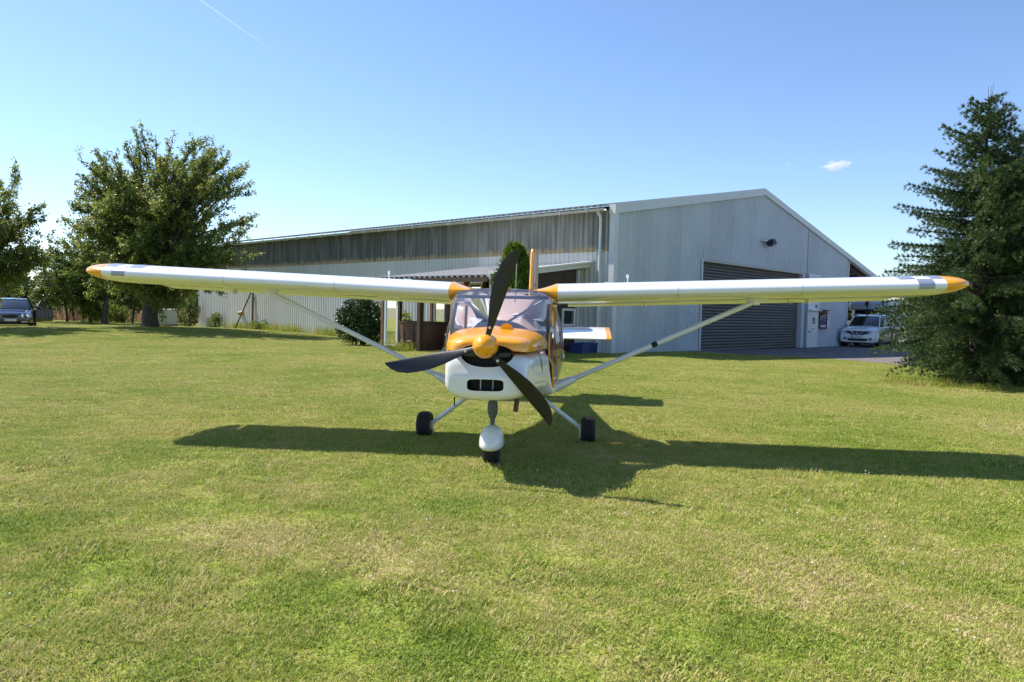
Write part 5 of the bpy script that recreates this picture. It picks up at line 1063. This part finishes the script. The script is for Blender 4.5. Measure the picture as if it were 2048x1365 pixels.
for nm, ty, val in (('rot', 'FLOAT', rng.uniform(0, 6.28, n).astype(np.float32)), ('sc', 'FLOAT', rng.uniform(.85, 1.25, n).astype(np.float32)), ('idx', 'INT', np.where(rng.random(n) < .9, rng.integers(0, 5, n), rng.integers(5, 7, n)).astype(np.int32))):
    val = np.where(isx, rng.integers(5, 7, n), val).astype(np.int32) if nm == 'idx' else (np.where(isx, rng.uniform(.25, .7, n), val).astype(np.float32) if nm == 'sc' else val)
    a = me.attributes.new(nm, ty, 'POINT'); a.data.foreach_set('value', val)
lawn = link('lawn_grass', me); grass_mod(lawn); tag(lawn, 'short mown grass of the lawn, green with bleached patches', 'grass', kind='stuff')
# white clover heads
n = 2600; y = rng.uniform(3, 26, n); x = (rng.uniform(-.78, .78, n)) * y; dens = np.where(x > .35 * y, 1.0, .34); cl = np.sin(x * 1.7 + 1.3 * np.sin(y)) * np.sin(y * 1.3 + .7 * x); k = (rng.random(n) < dens * np.clip(.35 + .9 * cl, .04, 1)) & ~in_apron(x, y); x, y = x[k], y[k]; n = len(x)
oc = np.array([[1, 0, 0], [0, 1, 0], [-1, 0, 0], [0, -1, 0], [0, 0, 1], [0, 0, -1]], float); of = np.array([[0, 1, 4], [1, 2, 4], [2, 3, 4], [3, 0, 4], [1, 0, 5], [2, 1, 5], [3, 2, 5], [0, 3, 5]])
c = np.stack([x, y, gz(x, y) + rng.uniform(.03, .05, n)], 1); r = rng.uniform(.004, .0078, n); V = (c[:, None] + oc[None] * r[:, None, None]).reshape(-1, 3); F = (of[None] + (np.arange(n) * 6)[:, None, None]).reshape(-1, 3)
tag(link('clover_flowers', np_mesh('clover_flowers', V, F, mat('clover_white', (.75, .74, .68), .8))), 'tiny white clover heads scattered through the lawn', 'flowers', kind='stuff')

# ------------------------------------------------------------------ sky: small cloud and vapour trail, real volumes far away
def vol_mat(name, dens, kind):
    m = bpy.data.materials.new(name); m.use_nodes = True; n = m.node_tree.nodes; l = m.node_tree.links; n.remove(n['Principled BSDF']); v = n.new('ShaderNodeVolumePrincipled'); v.inputs['Color'].default_value = (1, 1, 1, 1); v.inputs['Anisotropy'].default_value = .3
    tcn = n.new('ShaderNodeTexCoord')
    def mth(op, a, b=None):
        q = n.new('ShaderNodeMath'); q.operation = op
        for i, x in enumerate((a, b)):
            if x is None: continue
            if isinstance(x, (int, float)): q.inputs[i].default_value = x
            else: l.new(x, q.inputs[i])
        return q.outputs[0]
    if kind == 'cloud':
        ln = n.new('ShaderNodeVectorMath'); ln.operation = 'LENGTH'; l.new(tcn.outputs['Object'], ln.inputs[0]); t = n.new('ShaderNodeTexNoise'); t.inputs['Scale'].default_value = 2.2; t.inputs['Detail'].default_value = 5; l.new(tcn.outputs['Object'], t.inputs[0])
        f = mth('SUBTRACT', mth('SUBTRACT', 1.0, ln.outputs['Value']), mth('MULTIPLY', mth('SUBTRACT', .62, t.outputs[0]), 1.9)); f = mth('MULTIPLY', mth('MAXIMUM', f, 0.0), dens)
    else:
        sp = n.new('ShaderNodeSeparateXYZ'); l.new(tcn.outputs['Object'], sp.inputs[0]); q = n.new('ShaderNodeMapRange'); q.inputs[1].default_value = -1; q.inputs[2].default_value = 1; q.inputs[3].default_value = 1; q.inputs[4].default_value = .0; l.new(sp.outputs[0], q.inputs[0]); f = mth('MULTIPLY', mth('POWER', q.outputs[0], 2.0), dens)
    l.new(f, v.inputs['Density']); l.new(v.outputs[0], n['Material Output'].inputs['Volume']); return m
def ico(name, loc, sc, m, rot=(0, 0, 0)):
    import bmesh
    bm = bmesh.new(); bmesh.ops.create_icosphere(bm, subdivisions=3, radius=1); me = bpy.data.meshes.new(name); bm.to_mesh(me); bm.free(); me.materials.append(m); o = link(name, me); o.location = loc; o.scale = sc; o.rotation_euler = rot; return o
Yc = 2600
c = at(1672, 331, Yc); tag(ico('cloud', c, (62, 60, 21), vol_mat('cloud_vapour', .06, 'cloud'), (0, R(-4), 0)), 'small white cloud low above the hangar roof', 'cloud', kind='stuff')
c = at(1574, 330, Yc); tag(ico('cloud_wisp', c, (22, 22, 16), vol_mat('wisp_vapour', .008, 'cloud')), 'faint wisp of cloud left of the small cloud', 'cloud', kind='stuff')
a, b = Vector(at(300, -70, 9000)), Vector(at(640, 168, 9000)); d = b - a; tr = MB().tube([(-1, 0, 0), (1, 0, 0)], 1, 12).build('vapour_trail', vol_mat('trail_vapour', .016, 'trail')); tr.scale = (d.length / 2, 13, 13); tr.location = (a + b) / 2; tr.rotation_euler = d.to_track_quat('X', 'Z').to_euler(); tag(tr, 'thin white vapour trail high in the upper left sky', 'vapour trail', kind='stuff')
